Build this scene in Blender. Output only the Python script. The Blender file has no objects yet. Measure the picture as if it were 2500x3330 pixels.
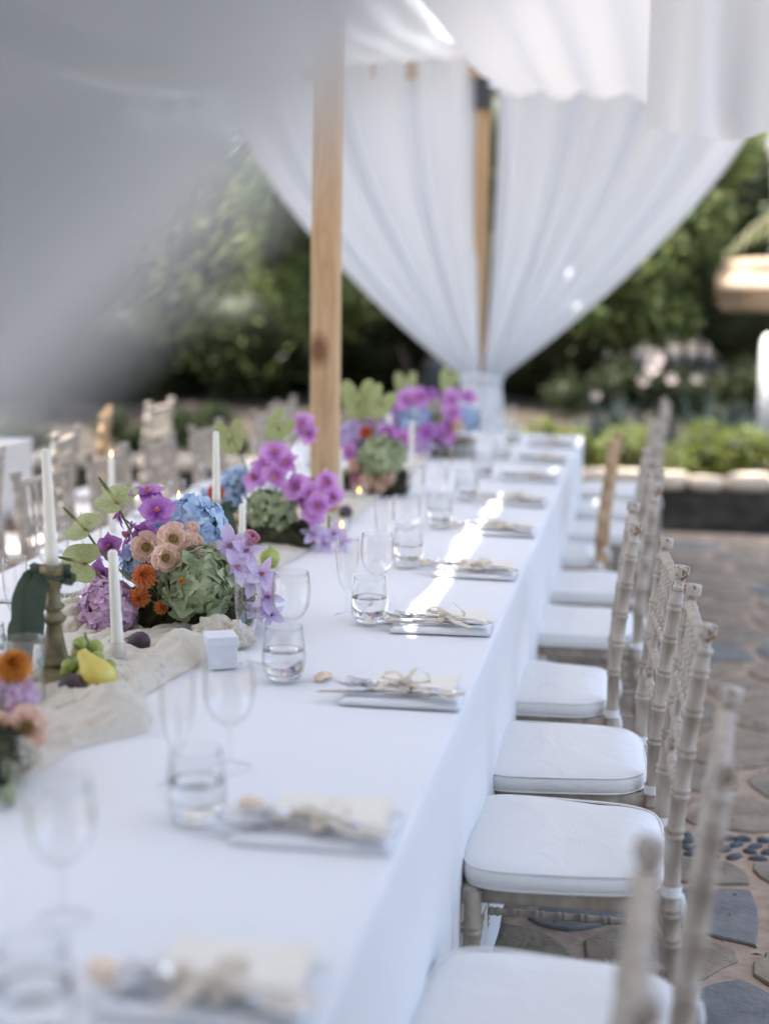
import bpy, math, random
import numpy as np
from mathutils import Vector, Matrix, Quaternion, noise

R = math.radians
rng = random.Random(7)
sc = bpy.context.scene
col = sc.collection

# ------------------------------------------------------------------ camera
cam_d = bpy.data.cameras.new('camera')
cam = bpy.data.objects.new('camera', cam_d)
col.objects.link(cam)
right = Vector((0.98355748, 0.18013853, 0.01283712)).normalized()
up = Vector((-0.0408687, 0.15277771, 0.98741517)).normalized()
back = right.cross(up).normalized()
up = back.cross(right)
cam.matrix_world = Matrix(((right.x, up.x, back.x, 0), (right.y, up.y, back.y, 0),
                           (right.z, up.z, back.z, 1.52), (0, 0, 0, 1)))
cam_d.sensor_fit = 'VERTICAL'
cam_d.sensor_height = 36
cam_d.sensor_width = 24
cam_d.lens = 50
cam_d.clip_start = 0.02
cam_d.clip_end = 400
cam_d.dof.use_dof = True
cam_d.dof.focus_distance = 3.13
cam_d.dof.aperture_fstop = 1.3
sc.camera = cam

# ------------------------------------------------------------------ sky, sun, exposure
EL = R(74)
AZ = Vector((-0.27, -0.06, 0)).normalized()
sun_dir = Vector((AZ.x * math.cos(EL), AZ.y * math.cos(EL), math.sin(EL)))
w = bpy.data.worlds.new('World')
sc.world = w
w.use_nodes = True
nt = w.node_tree
sky = nt.nodes.new('ShaderNodeTexSky')
sky.sky_type = 'NISHITA'
sky.sun_disc = False
sky.sun_elevation = EL
sky.sun_rotation = math.atan2(AZ.x, AZ.y)
sky.air_density = 1.0
sky.dust_density = 3.6
sky.ozone_density = 1.0
bg = nt.nodes['Background']
bg.inputs['Strength'].default_value = 0.15
nt.links.new(sky.outputs['Color'], bg.inputs['Color'])
sl = bpy.data.lights.new('sun', 'SUN')
sl.energy = 3.0
sl.angle = R(0.53)
sl.color = (1.0, 0.965, 0.91)
so = bpy.data.objects.new('sun', sl)
col.objects.link(so)
so.rotation_mode = 'QUATERNION'
so.rotation_quaternion = sun_dir.to_track_quat('Z', 'Y')
so.location = (0, 0, 20)
sc.view_settings.view_transform = 'Standard'
sc.view_settings.look = 'None'
sc.view_settings.gamma = 1
sc.view_settings.exposure = 2.3
sc.render.engine = 'CYCLES'
sc.cycles.max_bounces = 14
sc.cycles.transparent_max_bounces = 24
sc.cycles.transmission_bounces = 10
sc.cycles.diffuse_bounces = 5
sc.cycles.glossy_bounces = 4
sc.cycles.sample_clamp_indirect = 6
sc.cycles.use_denoising = True
try:
    sc.cycles.denoiser = 'OPENIMAGEDENOISE'
except Exception:
    pass


# ------------------------------------------------------------------ material helpers
class NM:
    def __init__(s, name):
        s.m = bpy.data.materials.new(name)
        s.m.use_nodes = True
        s.t = s.m.node_tree
        s.b = s.t.nodes['Principled BSDF']
        s.out = s.t.nodes['Material Output']

    def n(s, typ, **kw):
        nd = s.t.nodes.new(typ)
        for k, v in kw.items():
            if hasattr(nd, k):
                setattr(nd, k, v)
            else:
                nd.inputs[k].default_value = v
        return nd

    def l(s, a, b):
        s.t.links.new(a, b)

    def coord(s, scale=(1, 1, 1), kind='Object'):
        tc = s.n('ShaderNodeTexCoord')
        mp = s.n('ShaderNodeMapping')
        mp.inputs['Scale'].default_value = scale
        s.l(tc.outputs[kind], mp.inputs['Vector'])
        return mp.outputs['Vector']

    def noise(s, vec, scale, detail=4, rough=0.55, dist=0.0):
        nd = s.n('ShaderNodeTexNoise')
        nd.inputs['Scale'].default_value = scale
        nd.inputs['Detail'].default_value = detail
        nd.inputs['Roughness'].default_value = rough
        nd.inputs['Distortion'].default_value = dist
        if vec is not None:
            s.l(vec, nd.inputs['Vector'])
        return nd

    def ramp(s, fac, stops, interp='LINEAR'):
        nd = s.n('ShaderNodeValToRGB')
        nd.color_ramp.interpolation = interp
        e = nd.color_ramp.elements
        while len(e) < len(stops):
            e.new(0.5)
        for el, (p, c) in zip(e, stops):
            el.position = p
            el.color = (*c, 1) if len(c) == 3 else c
        s.l(fac, nd.inputs['Fac'])
        return nd

    def bump(s, h, strength=0.3, dist=0.01):
        nd = s.n('ShaderNodeBump')
        nd.inputs['Strength'].default_value = strength
        nd.inputs['Distance'].default_value = dist
        s.l(h, nd.inputs['Height'])
        s.l(nd.outputs['Normal'], s.b.inputs['Normal'])
        return nd


MAT = {}


def simple(name, c1, c2, scale=8, rough=0.6, stretch=(1, 1, 1), bump=0.0, bscale=None, metal=0.0, detail=4,
           transl=0.0, lo=0.35, hi=0.65, spec=None, sheen=0.0, kind='Object', bdist=0.004, island=0.0, radial=0.0):
    m = NM(name)
    v = m.coord(stretch, kind)
    n1 = m.noise(v, scale, detail)
    fac = n1.outputs['Fac']
    if island:
        ge = m.n('ShaderNodeNewGeometry')
        mi = m.n('ShaderNodeMix', data_type='FLOAT')
        mi.inputs[0].default_value = island
        m.l(fac, mi.inputs[2])
        m.l(ge.outputs['Random Per Island'], mi.inputs[3])
        fac = mi.outputs[0]
        lo, hi = lo - .18 * island, hi + .18 * island
    if radial:
        le = m.n('ShaderNodeVectorMath', operation='LENGTH')
        tc2 = m.n('ShaderNodeTexCoord')
        m.l(tc2.outputs['Object'], le.inputs[0])
        mr = m.n('ShaderNodeMix', data_type='FLOAT')
        mr.inputs[0].default_value = radial
        m.l(fac, mr.inputs[2])
        m.l(le.outputs['Value'], mr.inputs[3])
        fac = mr.outputs[0]
    r = m.ramp(fac, [(lo, c1), (hi, c2)])
    m.l(r.outputs['Color'], m.b.inputs['Base Color'])
    m.b.inputs['Roughness'].default_value = rough
    m.b.inputs['Metallic'].default_value = metal
    if spec is not None:
        m.b.inputs['Specular IOR Level'].default_value = spec
    if sheen:
        m.b.inputs['Sheen Weight'].default_value = sheen
    if bump:
        n2 = m.noise(v, bscale or scale * 4, 5)
        m.bump(n2.outputs['Fac'], bump, bdist)
    if transl:
        tr = m.n('ShaderNodeBsdfTranslucent')
        m.l(r.outputs['Color'], tr.inputs['Color'])
        mx = m.n('ShaderNodeMixShader')
        mx.inputs[0].default_value = transl
        m.l(m.b.outputs[0], mx.inputs[1])
        m.l(tr.outputs[0], mx.inputs[2])
        m.l(mx.outputs[0], m.out.inputs['Surface'])
    MAT[name] = m.m
    return m


def cloth(name, c, transl, sheer=0.0, weave=900, wr=0.25, wscale=6.0):
    m = NM(name)
    v = m.coord()
    d = m.n('ShaderNodeBsdfDiffuse')
    d.inputs['Color'].default_value = (*c, 1)
    t = m.n('ShaderNodeBsdfTranslucent')
    t.inputs['Color'].default_value = (*c, 1)
    n1 = m.noise(v, wscale, 4, 0.5, 0.6)
    n2 = m.noise(v, weave, 2)
    ad = m.n('ShaderNodeMath', operation='MULTIPLY_ADD')
    ad.inputs[1].default_value = 0.04
    m.l(n2.outputs['Fac'], ad.inputs[0])
    m.l(n1.outputs['Fac'], ad.inputs[2])
    b = m.n('ShaderNodeBump')
    b.inputs['Strength'].default_value = wr
    b.inputs['Distance'].default_value = 0.02
    m.l(ad.outputs[0], b.inputs['Height'])
    m.l(b.outputs['Normal'], d.inputs['Normal'])
    mx = m.n('ShaderNodeMixShader')
    mx.inputs[0].default_value = transl
    m.l(d.outputs[0], mx.inputs[1])
    m.l(t.outputs[0], mx.inputs[2])
    last = mx.outputs[0]
    if sheer:
        tp = m.n('ShaderNodeBsdfTransparent')
        m2 = m.n('ShaderNodeMixShader')
        m2.inputs[0].default_value = sheer
        m.l(last, m2.inputs[1])
        m.l(tp.outputs[0], m2.inputs[2])
        last = m2.outputs[0]
    m.l(last, m.out.inputs['Surface'])
    MAT[name] = m.m


cloth('voile', (0.80, 0.825, 0.86), 0.20, sheer=0.02, wr=0.15, wscale=3)
cloth('canopy_cloth', (0.80, 0.822, 0.85), 0.052, wr=0.15, wscale=3)
cloth('table_linen', (0.81, 0.812, 0.822), 0.06, weave=700, wr=0.20, wscale=3.2)
cloth('napkin_linen', (0.80, 0.80, 0.82), 0.10, weave=700, wr=0.2, wscale=22)
cloth('cushion_linen', (0.80, 0.79, 0.77), 0.0, weave=700, wr=0.40, wscale=11)
cloth('gauze', (0.88, 0.82, 0.71), 0.35, sheer=0.08, weave=1200, wr=0.9, wscale=34)
cloth('lace', (0.80, 0.72, 0.60), 0.25, sheer=0.05, weave=500, wr=0.6, wscale=60)
cloth('green_ribbon', (0.085, 0.115, 0.085), 0.2, weave=600, wr=0.3, wscale=20)


def chair_paint(name, white, grey, brown, wear):
    m = NM(name)
    v = m.coord((1, 1, 0.35))
    a = m.noise(v, 30, 5, 0.6)
    base = m.ramp(a.outputs['Fac'], [(0.35, grey), (0.6, white)])
    v2 = m.coord((1, 1, 0.6))
    b_ = m.noise(v2, 75, 6, 0.7, 0.5)
    msk = m.ramp(b_.outputs['Fac'], [(wear, (0, 0, 0)), (wear + 0.035, (1, 1, 1))])
    mx = m.n('ShaderNodeMix', data_type='RGBA')
    m.l(msk.outputs['Color'], mx.inputs['Factor'])
    m.l(base.outputs['Color'], mx.inputs[6])
    mx.inputs[7].default_value = (*brown, 1)
    m.l(mx.outputs[2], m.b.inputs['Base Color'])
    m.b.inputs['Roughness'].default_value = 0.55
    m.bump(b_.outputs['Fac'], 0.15, 0.002)
    MAT[name] = m.m


chair_paint('chair_paint', (0.455, 0.39, 0.32), (0.315, 0.263, 0.207), (0.19, 0.12, 0.07), 0.67)
chair_paint('chair_worn', (0.48, 0.43, 0.38), (0.36, 0.31, 0.26), (0.17, 0.095, 0.045), 0.53)
chair_paint('chair_wood', (0.50, 0.33, 0.18), (0.33, 0.20, 0.10), (0.16, 0.09, 0.04), 0.62)

# timber with grain and knots
m = NM('timber')
v = m.coord((9, 9, 0.9))
g = m.noise(v, 5, 6, 0.6, 1.2)
r = m.ramp(g.outputs['Fac'], [(0.28, (0.38, 0.24, 0.12)), (0.5, (0.50, 0.33, 0.18)), (0.72, (0.58, 0.41, 0.24))])
vk = m.coord((4.3, 4.3, 2.7))
vo = m.n('ShaderNodeTexVoronoi')
vo.inputs['Scale'].default_value = 1.0
m.l(vk, vo.inputs['Vector'])
kn = m.ramp(vo.outputs['Distance'], [(0.07, (0.34, 0.24, 0.18)), (0.12, (0.62, 0.52, 0.45)), (0.2, (1, 1, 1))])
mu = m.n('ShaderNodeMix', data_type='RGBA', blend_type='MULTIPLY')
mu.inputs['Factor'].default_value = 1
m.l(r.outputs['Color'], mu.inputs[6])
m.l(kn.outputs['Color'], mu.inputs[7])
m.l(mu.outputs[2], m.b.inputs['Base Color'])
m.b.inputs['Roughness'].default_value = 0.6
m.bump(g.outputs['Fac'], 0.12, 0.004)
MAT['timber'] = m.m

# thin glass: clear with Fresnel reflection, a little absorption at the grazing rim
m = NM('thin_glass')
lw = m.n('ShaderNodeLayerWeight')
lw.inputs['Blend'].default_value = 0.5
tr = m.n('ShaderNodeBsdfTransparent')
rp = m.ramp(lw.outputs['Facing'], [(0.0, (0.996, 0.997, 0.997)), (0.75, (0.985, 0.988, 0.99)), (0.92, (0.90, 0.91, 0.915)), (1.0, (0.52, 0.55, 0.56))])
m.l(rp.outputs['Color'], tr.inputs['Color'])
gl = m.n('ShaderNodeBsdfGlossy')
gl.inputs['Roughness'].default_value = 0.02
pw = m.n('ShaderNodeMath', operation='POWER')
pw.inputs[1].default_value = 3.6
m.l(lw.outputs['Facing'], pw.inputs[0])
ma = m.n('ShaderNodeMath', operation='MULTIPLY_ADD')
ma.inputs[1].default_value = 0.90
ma.inputs[2].default_value = 0.05
m.l(pw.outputs[0], ma.inputs[0])
mx = m.n('ShaderNodeMixShader')
m.l(ma.outputs[0], mx.inputs[0])
m.l(tr.outputs[0], mx.inputs[1])
m.l(gl.outputs[0], mx.inputs[2])
m.l(mx.outputs[0], m.out.inputs['Surface'])
MAT['thin_glass'] = m.m


def glassy(name, ior, colr):
    m = NM(name)
    m.b.inputs['Transmission Weight'].default_value = 1
    m.b.inputs['IOR'].default_value = ior
    m.b.inputs['Roughness'].default_value = 0.0
    m.b.inputs['Base Color'].default_value = (*colr, 1)
    MAT[name] = m.m


glassy('solid_glass', 1.45, (0.97, 0.985, 0.98))
glassy('water_clear', 1.333, (0.985, 0.995, 1.0))

simple('steel', (0.55, 0.56, 0.58), (0.66, 0.67, 0.69), 30, 0.16, metal=1.0)
simple('bracket_steel', (0.05, 0.05, 0.055), (0.08, 0.08, 0.085), 30, 0.5, metal=0.6)
simple('bronze', (0.13, 0.105, 0.06), (0.24, 0.20, 0.115), 28, 0.5, metal=0.5, bump=0.2, bscale=80)
m = simple('wax', (0.80, 0.77, 0.66), (0.86, 0.83, 0.73), 12, 0.45)
m.b.inputs['Subsurface Weight'].default_value = 0.25
m.b.inputs['Subsurface Radius'].default_value = (0.02, 0.015, 0.01)
m = NM('flame')
m.b.inputs['Emission Color'].default_value = (1.0, 0.50, 0.16, 1)
m.b.inputs['Emission Strength'].default_value = 2.6
m.b.inputs['Base Color'].default_value = (0.8, 0.4, 0.1, 1)
MAT['flame'] = m.m
simple('wick', (0.02, 0.02, 0.02), (0.04, 0.03, 0.03), 50, 0.8)
simple('card_paper', (0.78, 0.735, 0.645), (0.82, 0.775, 0.69), 60, 0.8, bump=0.1)
simple('white_card', (0.72, 0.73, 0.78), (0.78, 0.79, 0.83), 10, 0.6)
simple('favour_shell', (0.80, 0.66, 0.50), (0.78, 0.48, 0.25), 30, 0.5)

# petals
simple('petal_green', (0.32, 0.39, 0.20), (0.58, 0.63, 0.41), 35, 0.55, transl=0.38, bump=0.3, bscale=200, island=.55)
simple('petal_blue', (0.40, 0.57, 0.82), (0.66, 0.79, 0.92), 30, 0.55, transl=0.3, bump=0.25, bscale=200, island=.55)
simple('petal_mauve', (0.58, 0.36, 0.54), (0.80, 0.60, 0.74), 30, 0.55, transl=0.3, bump=0.25, bscale=200, island=.55)
simple('petal_lilac', (0.60, 0.46, 0.74), (0.80, 0.68, 0.88), 3, 0.5, transl=0.35, island=.3, radial=.45)
simple('petal_purple', (0.34, 0.07, 0.44), (0.63, 0.29, 0.69), 3.5, 0.42, transl=0.35, bump=0.2, bscale=9, radial=.55, bdist=.02)
simple('petal_magenta', (0.56, 0.20, 0.60), (0.78, 0.43, 0.80), 3.5, 0.42, transl=0.4, bump=0.2, bscale=9, radial=.55, bdist=.02)
simple('petal_orange', (0.60, 0.11, 0.025), (0.86, 0.36, 0.12), 4, 0.55, transl=0.25, island=.5, radial=.3)
simple('petal_amber', (0.58, 0.17, 0.02), (0.78, 0.38, 0.06), 4, 0.55, transl=0.2, island=.5)
simple('petal_red', (0.55, 0.07, 0.03), (0.74, 0.22, 0.12), 4, 0.55, transl=0.2, island=.5)
simple('petal_peach', (0.93, 0.82, 0.72), (0.88, 0.60, 0.47), 3, 0.5, transl=0.42, island=.25, radial=.5, lo=.3, hi=.95)
simple('petal_pink', (0.68, 0.30, 0.42), (0.82, 0.50, 0.60), 3, 0.5, transl=0.3, island=.4)
simple('petal_white', (0.78, 0.74, 0.64), (0.86, 0.83, 0.76), 3, 0.5, transl=0.3, island=.4)
simple('petal_blush', (0.24, 0.19, 0.17), (0.34, 0.28, 0.26), 3, 0.6, island=.4)
simple('orchid_lip', (0.55, 0.07, 0.32), (0.80, 0.48, 0.30), 90, 0.4)
simple('stamen', (0.55, 0.42, 0.05), (0.72, 0.58, 0.10), 120, 0.6)
simple('throat', (0.10, 0.05, 0.03), (0.42, 0.36, 0.08), 5, 0.7)
m = simple('spathe', (0.36, 0.42, 0.15), (0.54, 0.57, 0.28), 14, 0.27, transl=0.2, bump=0.6, bscale=55, bdist=0.008)
m = NM('spadix')
tc_ = m.n('ShaderNodeTexCoord')
sp_ = m.n('ShaderNodeSeparateXYZ')
m.l(tc_.outputs['Object'], sp_.inputs[0])
r = m.ramp(sp_.outputs['Z'], [(0.35, (0.58, 0.50, 0.22)), (0.62, (0.11, 0.15, 0.035))])
m.l(r.outputs['Color'], m.b.inputs['Base Color'])
n2 = m.noise(m.coord(), 22, 4)
m.bump(n2.outputs['Fac'], .5, .02)
MAT['spadix'] = m.m
simple('stem_green', (0.10, 0.14, 0.05), (0.18, 0.23, 0.08), 30, 0.5)
simple('stem_dark', (0.05, 0.05, 0.03), (0.09, 0.08, 0.05), 30, 0.5)
simple('moss', (0.018, 0.020, 0.008), (0.07, 0.075, 0.025), 45, 0.95, bump=1.0, bscale=160, bdist=0.01)
simple('grape_skin', (0.30, 0.38, 0.08), (0.46, 0.52, 0.16), 30, 0.28, transl=0.2)
simple('pear_skin', (0.58, 0.46, 0.08), (0.68, 0.57, 0.14), 25, 0.4)
simple('fig_skin', (0.025, 0.012, 0.022), (0.075, 0.03, 0.045), 25, 0.45)
simple('lime_skin', (0.28, 0.34, 0.06), (0.40, 0.44, 0.10), 30, 0.4, bump=0.2, bscale=150)

# setting
simple('slate', (0.115, 0.115, 0.108), (0.185, 0.18, 0.165), 9, 0.75, bump=0.5, bscale=40, bdist=0.012, detail=8)
simple('brown_flag', (0.17, 0.13, 0.088), (0.29, 0.225, 0.155), 9, 0.8, bump=0.6, bscale=40, detail=8, bdist=0.012)
simple('olive_flag', (0.15, 0.125, 0.09), (0.25, 0.205, 0.145), 8, 0.8, bump=0.6, bscale=40, detail=8, bdist=0.012)
simple('mortar', (0.30, 0.21, 0.145), (0.42, 0.305, 0.215), 25, 0.9, bump=0.5, bscale=200, detail=8)
simple('pebble_dark', (0.03, 0.038, 0.045), (0.06, 0.07, 0.08), 12, 0.55)
simple('wall_dark', (0.018, 0.016, 0.012), (0.05, 0.043, 0.032), 9, 0.9, bump=0.8, bscale=30)
simple('pale_stone', (0.42, 0.34, 0.25), (0.58, 0.49, 0.38), 8, 0.85, bump=0.5, bscale=25)
simple('sandstone', (0.30, 0.21, 0.135), (0.40, 0.30, 0.20), 5, 0.85, stretch=(0.6, 0.6, 3), bump=0.4, bscale=14)
simple('soil', (0.03, 0.022, 0.015), (0.06, 0.045, 0.03), 12, 0.95, bump=0.8)
simple('render_white', (0.74, 0.72, 0.68), (0.80, 0.79, 0.76), 4, 0.9, bump=0.1)
simple('bark', (0.05, 0.035, 0.022), (0.11, 0.08, 0.055), 10, 0.9, stretch=(1, 1, 0.3), bump=0.8)
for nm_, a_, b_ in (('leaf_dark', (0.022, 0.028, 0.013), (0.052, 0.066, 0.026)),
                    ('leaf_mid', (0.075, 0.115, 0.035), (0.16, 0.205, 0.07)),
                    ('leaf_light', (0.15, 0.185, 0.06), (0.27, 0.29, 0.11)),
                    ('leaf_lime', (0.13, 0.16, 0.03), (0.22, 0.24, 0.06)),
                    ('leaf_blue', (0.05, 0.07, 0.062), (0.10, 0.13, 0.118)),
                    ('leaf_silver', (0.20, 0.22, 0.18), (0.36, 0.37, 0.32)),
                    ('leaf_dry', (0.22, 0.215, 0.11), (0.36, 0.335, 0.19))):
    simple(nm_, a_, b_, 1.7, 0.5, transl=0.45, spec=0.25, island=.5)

# ground beyond the laid stones: crazy paving as texture
m = NM('paving')
v = m.coord()
nz = m.noise(v, 1.5, 3)
mp = m.n('ShaderNodeMix', data_type='VECTOR')
mp.inputs['Factor'].default_value = 0.12
m.l(v, mp.inputs[4])
m.l(nz.outputs['Color'], mp.inputs[5])
v1 = m.n('ShaderNodeTexVoronoi', feature='DISTANCE_TO_EDGE')
v1.inputs['Scale'].default_value = 2.6
v2 = m.n('ShaderNodeTexVoronoi')
v2.inputs['Scale'].default_value = 2.6
m.l(mp.outputs[1], v1.inputs['Vector'])
m.l(mp.outputs[1], v2.inputs['Vector'])
c1 = m.ramp(v2.outputs['Color'], [(0.2, (0.10, 0.115, 0.12)), (0.5, (0.20, 0.165, 0.125)), (0.8, (0.15, 0.14, 0.12))])
e1 = m.ramp(v1.outputs['Distance'], [(0.03, (0, 0, 0)), (0.05, (1, 1, 1))])
mx = m.n('ShaderNodeMix', data_type='RGBA')
m.l(e1.outputs['Color'], mx.inputs['Factor'])
mx.inputs[6].default_value = (0.33, 0.25, 0.19, 1)
m.l(c1.outputs['Color'], mx.inputs[7])
m.l(mx.outputs[2], m.b.inputs['Base Color'])
m.b.inputs['Roughness'].default_value = 0.85
n3 = m.noise(v, 30, 6)
m.bump(n3.outputs['Fac'], 0.4, 0.01)
MAT['paving'] = m.m


# ------------------------------------------------------------------ mesh helpers
class MB:
    def __init__(s):
        s.v = []
        s.f = []

    def add(s, vs, fs, M=None):
        o = len(s.v)
        if M is not None:
            vs = [M @ Vector(p) for p in vs]
        s.v.extend([tuple(p) for p in vs])
        s.f.extend([tuple(i + o for i in f) for f in fs])
        return s

    def box(s, x0, x1, y0, y1, z0, z1, M=None):
        vs = [(x0, y0, z0), (x1, y0, z0), (x1, y1, z0), (x0, y1, z0),
              (x0, y0, z1), (x1, y0, z1), (x1, y1, z1), (x0, y1, z1)]
        fs = [(0, 3, 2, 1), (4, 5, 6, 7), (0, 1, 5, 4), (1, 2, 6, 5), (2, 3, 7, 6), (3, 0, 4, 7)]
        return s.add(vs, fs, M)

    def bbox(s, x0, x1, y0, y1, z0, z1, b=0.004, M=None):
        """box with chamfered edges"""
        vs = []
        idx = {}
        xs, ys, zs = (x0, x1), (y0, y1), (z0, z1)
        for i in (0, 1):
            for j in (0, 1):
                for k in (0, 1):
                    sx, sy, sz = (1 if i == 0 else -1), (1 if j == 0 else -1), (1 if k == 0 else -1)
                    X, Y, Z = xs[i], ys[j], zs[k]
                    idx[(i, j, k, 'x')] = len(vs); vs.append((X, Y + sy * b, Z + sz * b))
                    idx[(i, j, k, 'y')] = len(vs); vs.append((X + sx * b, Y, Z + sz * b))
                    idx[(i, j, k, 'z')] = len(vs); vs.append((X + sx * b, Y + sy * b, Z))
        g = lambda i, j, k, a: idx[(i, j, k, a)]
        fs = []
        for i in (0, 1):
            q = [g(i, 0, 0, 'x'), g(i, 1, 0, 'x'), g(i, 1, 1, 'x'), g(i, 0, 1, 'x')]
            fs.append(q if i else q[::-1])
            q = [g(0, i, 0, 'y'), g(0, i, 1, 'y'), g(1, i, 1, 'y'), g(1, i, 0, 'y')]
            fs.append(q if i else q[::-1])
            q = [g(0, 0, i, 'z'), g(1, 0, i, 'z'), g(1, 1, i, 'z'), g(0, 1, i, 'z')]
            fs.append(q if i else q[::-1])
        for i in (0, 1):
            for j in (0, 1):
                fs.append([g(i, j, 0, 'x'), g(i, j, 1, 'x'), g(i, j, 1, 'y'), g(i, j, 0, 'y')])
                fs.append([g(i, 0, j, 'x'), g(i, 1, j, 'x'), g(i, 1, j, 'z'), g(i, 0, j, 'z')])
                fs.append([g(0, i, j, 'y'), g(1, i, j, 'y'), g(1, i, j, 'z'), g(0, i, j, 'z')])
                for k in (0, 1):
                    fs.append([g(i, j, k, 'x'), g(i, j, k, 'y'), g(i, j, k, 'z')])
        fs2 = []
        c = Vector(((x0 + x1) / 2, (y0 + y1) / 2, (z0 + z1) / 2))
        for f in fs:
            a, b2, d = Vector(vs[f[0]]), Vector(vs[f[1]]), Vector(vs[f[2]])
            nrm = (b2 - a).cross(d - a)
            fs2.append(f if nrm.dot(a - c) > 0 else f[::-1])
        return s.add(vs, fs2, M)

    def tube(s, pts, rad, n=8, cap=True, M=None, flat=1.0):
        pts = [Vector(p) for p in pts]
        if not hasattr(rad, '__len__'):
            rad = [rad] * len(pts)
        vs, fs = [], []
        ref = None
        for i, p in enumerate(pts):
            a = pts[max(i - 1, 0)]
            b = pts[min(i + 1, len(pts) - 1)]
            d = (b - a)
            if d.length < 1e-9:
                d = Vector((0, 0, 1))
            d.normalize()
            if ref is None:
                ref = Vector((1, 0, 0)) if abs(d.x) < 0.8 else Vector((0, 1, 0))
            u = (ref - d * ref.dot(d)).normalized()
            ref = u
            w_ = d.cross(u)
            for k in range(n):
                t = 2 * math.pi * k / n
                vs.append(p + (u * math.cos(t) + w_ * math.sin(t) * flat) * rad[i])
        for i in range(len(pts) - 1):
            for k in range(n):
                fs.append((i * n + k, i * n + (k + 1) % n, (i + 1) * n + (k + 1) % n, (i + 1) * n + k))
        if cap:
            fs.append(tuple(range(n - 1, -1, -1)))
            fs.append(tuple((len(pts) - 1) * n + k for k in range(n)))
        return s.add(vs, fs, M)

    def lathe(s, prof, n=24, M=None, cap0=False, cap1=False):
        vs, fs = [], []
        for (r_, z) in prof:
            for k in range(n):
                t = 2 * math.pi * k / n
                vs.append((r_ * math.cos(t), r_ * math.sin(t), z))
        for i in range(len(prof) - 1):
            for k in range(n):
                fs.append((i * n + k, i * n + (k + 1) % n, (i + 1) * n + (k + 1) % n, (i + 1) * n + k))
        if cap0:
            fs.append(tuple(range(n - 1, -1, -1)))
        if cap1:
            fs.append(tuple((len(prof) - 1) * n + k for k in range(n)))
        return s.add(vs, fs, M)

    def grid(s, nu, nv, fn, M=None):
        vs = [fn(i / nu, j / nv) for j in range(nv + 1) for i in range(nu + 1)]
        fs = []
        for j in range(nv):
            for i in range(nu):
                a = j * (nu + 1) + i
                fs.append((a, a + 1, a + nu + 2, a + nu + 1))
        return s.add(vs, fs, M)

    def sphere(s, c, r, nu=12, nv=8, sc_=(1, 1, 1), M=None):
        prof = []
        for j in range(nv + 1):
            t = -math.pi / 2 + math.pi * j / nv
            prof.append((max(math.cos(t), 1e-4), math.sin(t)))
        vs, fs = [], []
        for (a, z) in prof:
            for k in range(nu):
                t = 2 * math.pi * k / nu
                vs.append((c[0] + r * sc_[0] * a * math.cos(t), c[1] + r * sc_[1] * a * math.sin(t), c[2] + r * sc_[2] * z))
        for i in range(nv):
            for k in range(nu):
                fs.append((i * nu + k, i * nu + (k + 1) % nu, (i + 1) * nu + (k + 1) % nu, (i + 1) * nu + k))
        return s.add(vs, fs, M)

    def mesh(s, name, mat, smooth=True):
        me = bpy.data.meshes.new(name)
        me.from_pydata(s.v, [], s.f)
        if mat:
            me.materials.append(MAT[mat])
        if smooth:
            me.polygons.foreach_set('use_smooth', [True] * len(me.polygons))
        me.update()
        return me

    def build(s, name, mat, parent=None, smooth=True):
        return link(name, s.mesh(name, mat, smooth), parent)


def link(name, data, parent=None, loc=(0, 0, 0), quat=None, scale=1.0):
    o = bpy.data.objects.new(name, data)
    col.objects.link(o)
    o.parent = parent
    o.location = loc
    if quat is not None:
        o.rotation_mode = 'QUATERNION'
        o.rotation_quaternion = quat
    if scale != 1.0:
        o.scale = (scale,) * 3 if not hasattr(scale, '__len__') else scale
    return o


def thing(name, label, cat, loc=(0, 0, 0), rz=0.0, group=None):
    o = bpy.data.objects.new(name, None)
    o.empty_display_size = 0.05
    col.objects.link(o)
    o.location = loc
    o.rotation_euler = (0, 0, rz)
    return tag(o, label, cat, group)


def tag(o, label, cat, group=None):
    o['label'] = label
    o['category'] = cat
    if group:
        o['group'] = group
    return o


def struct(o):
    o['kind'] = 'structure'
    return o


def copy_tree(o, parent=None):
    c = o.copy()
    col.objects.link(c)
    c.parent = parent
    for ch in o.children:
        copy_tree(ch, c)
    return c


def facing(d, roll=0.0):
    d = Vector(d).normalized()
    return d.to_track_quat('Z', 'Y') @ Quaternion((0, 0, 1), roll)


ORD = ['nearest', 'second nearest', 'third nearest', 'fourth nearest', 'fifth nearest', 'sixth nearest', 'seventh nearest',
       'eighth nearest', 'ninth nearest', 'tenth nearest', 'eleventh nearest', 'twelfth nearest']


def sm(a, b, x):
    t = min(1, max(0, (x - a) / (b - a)))
    return t * t * (3 - 2 * t)


# ================================================================== SETTING
gm = MB()
gm.box(-120, 120, -60, 160, -0.3, 0.0)
ground = struct(gm.build('ground', 'paving', smooth=False))
bed = MB()
bed.add([(-0.9, 0.3, 0.004), (1.9, 0.3, 0.004), (1.9, 8.98, 0.004), (-0.9, 8.98, 0.004)], [(0, 1, 2, 3)])
bed.build('mortar_bed', 'mortar', ground, smooth=False)


def clip_poly(poly, px, py, nx, ny):
    out = []
    n = len(poly)
    for i in range(n):
        a, b = poly[i], poly[(i + 1) % n]
        da = (a[0] - px) * nx + (a[1] - py) * ny
        db = (b[0] - px) * nx + (b[1] - py) * ny
        if da <= 0:
            out.append(a)
        if (da < 0 < db) or (db < 0 < da):
            t = da / (da - db)
            out.append((a[0] + (b[0] - a[0]) * t, a[1] + (b[1] - a[1]) * t))
    return out


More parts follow.
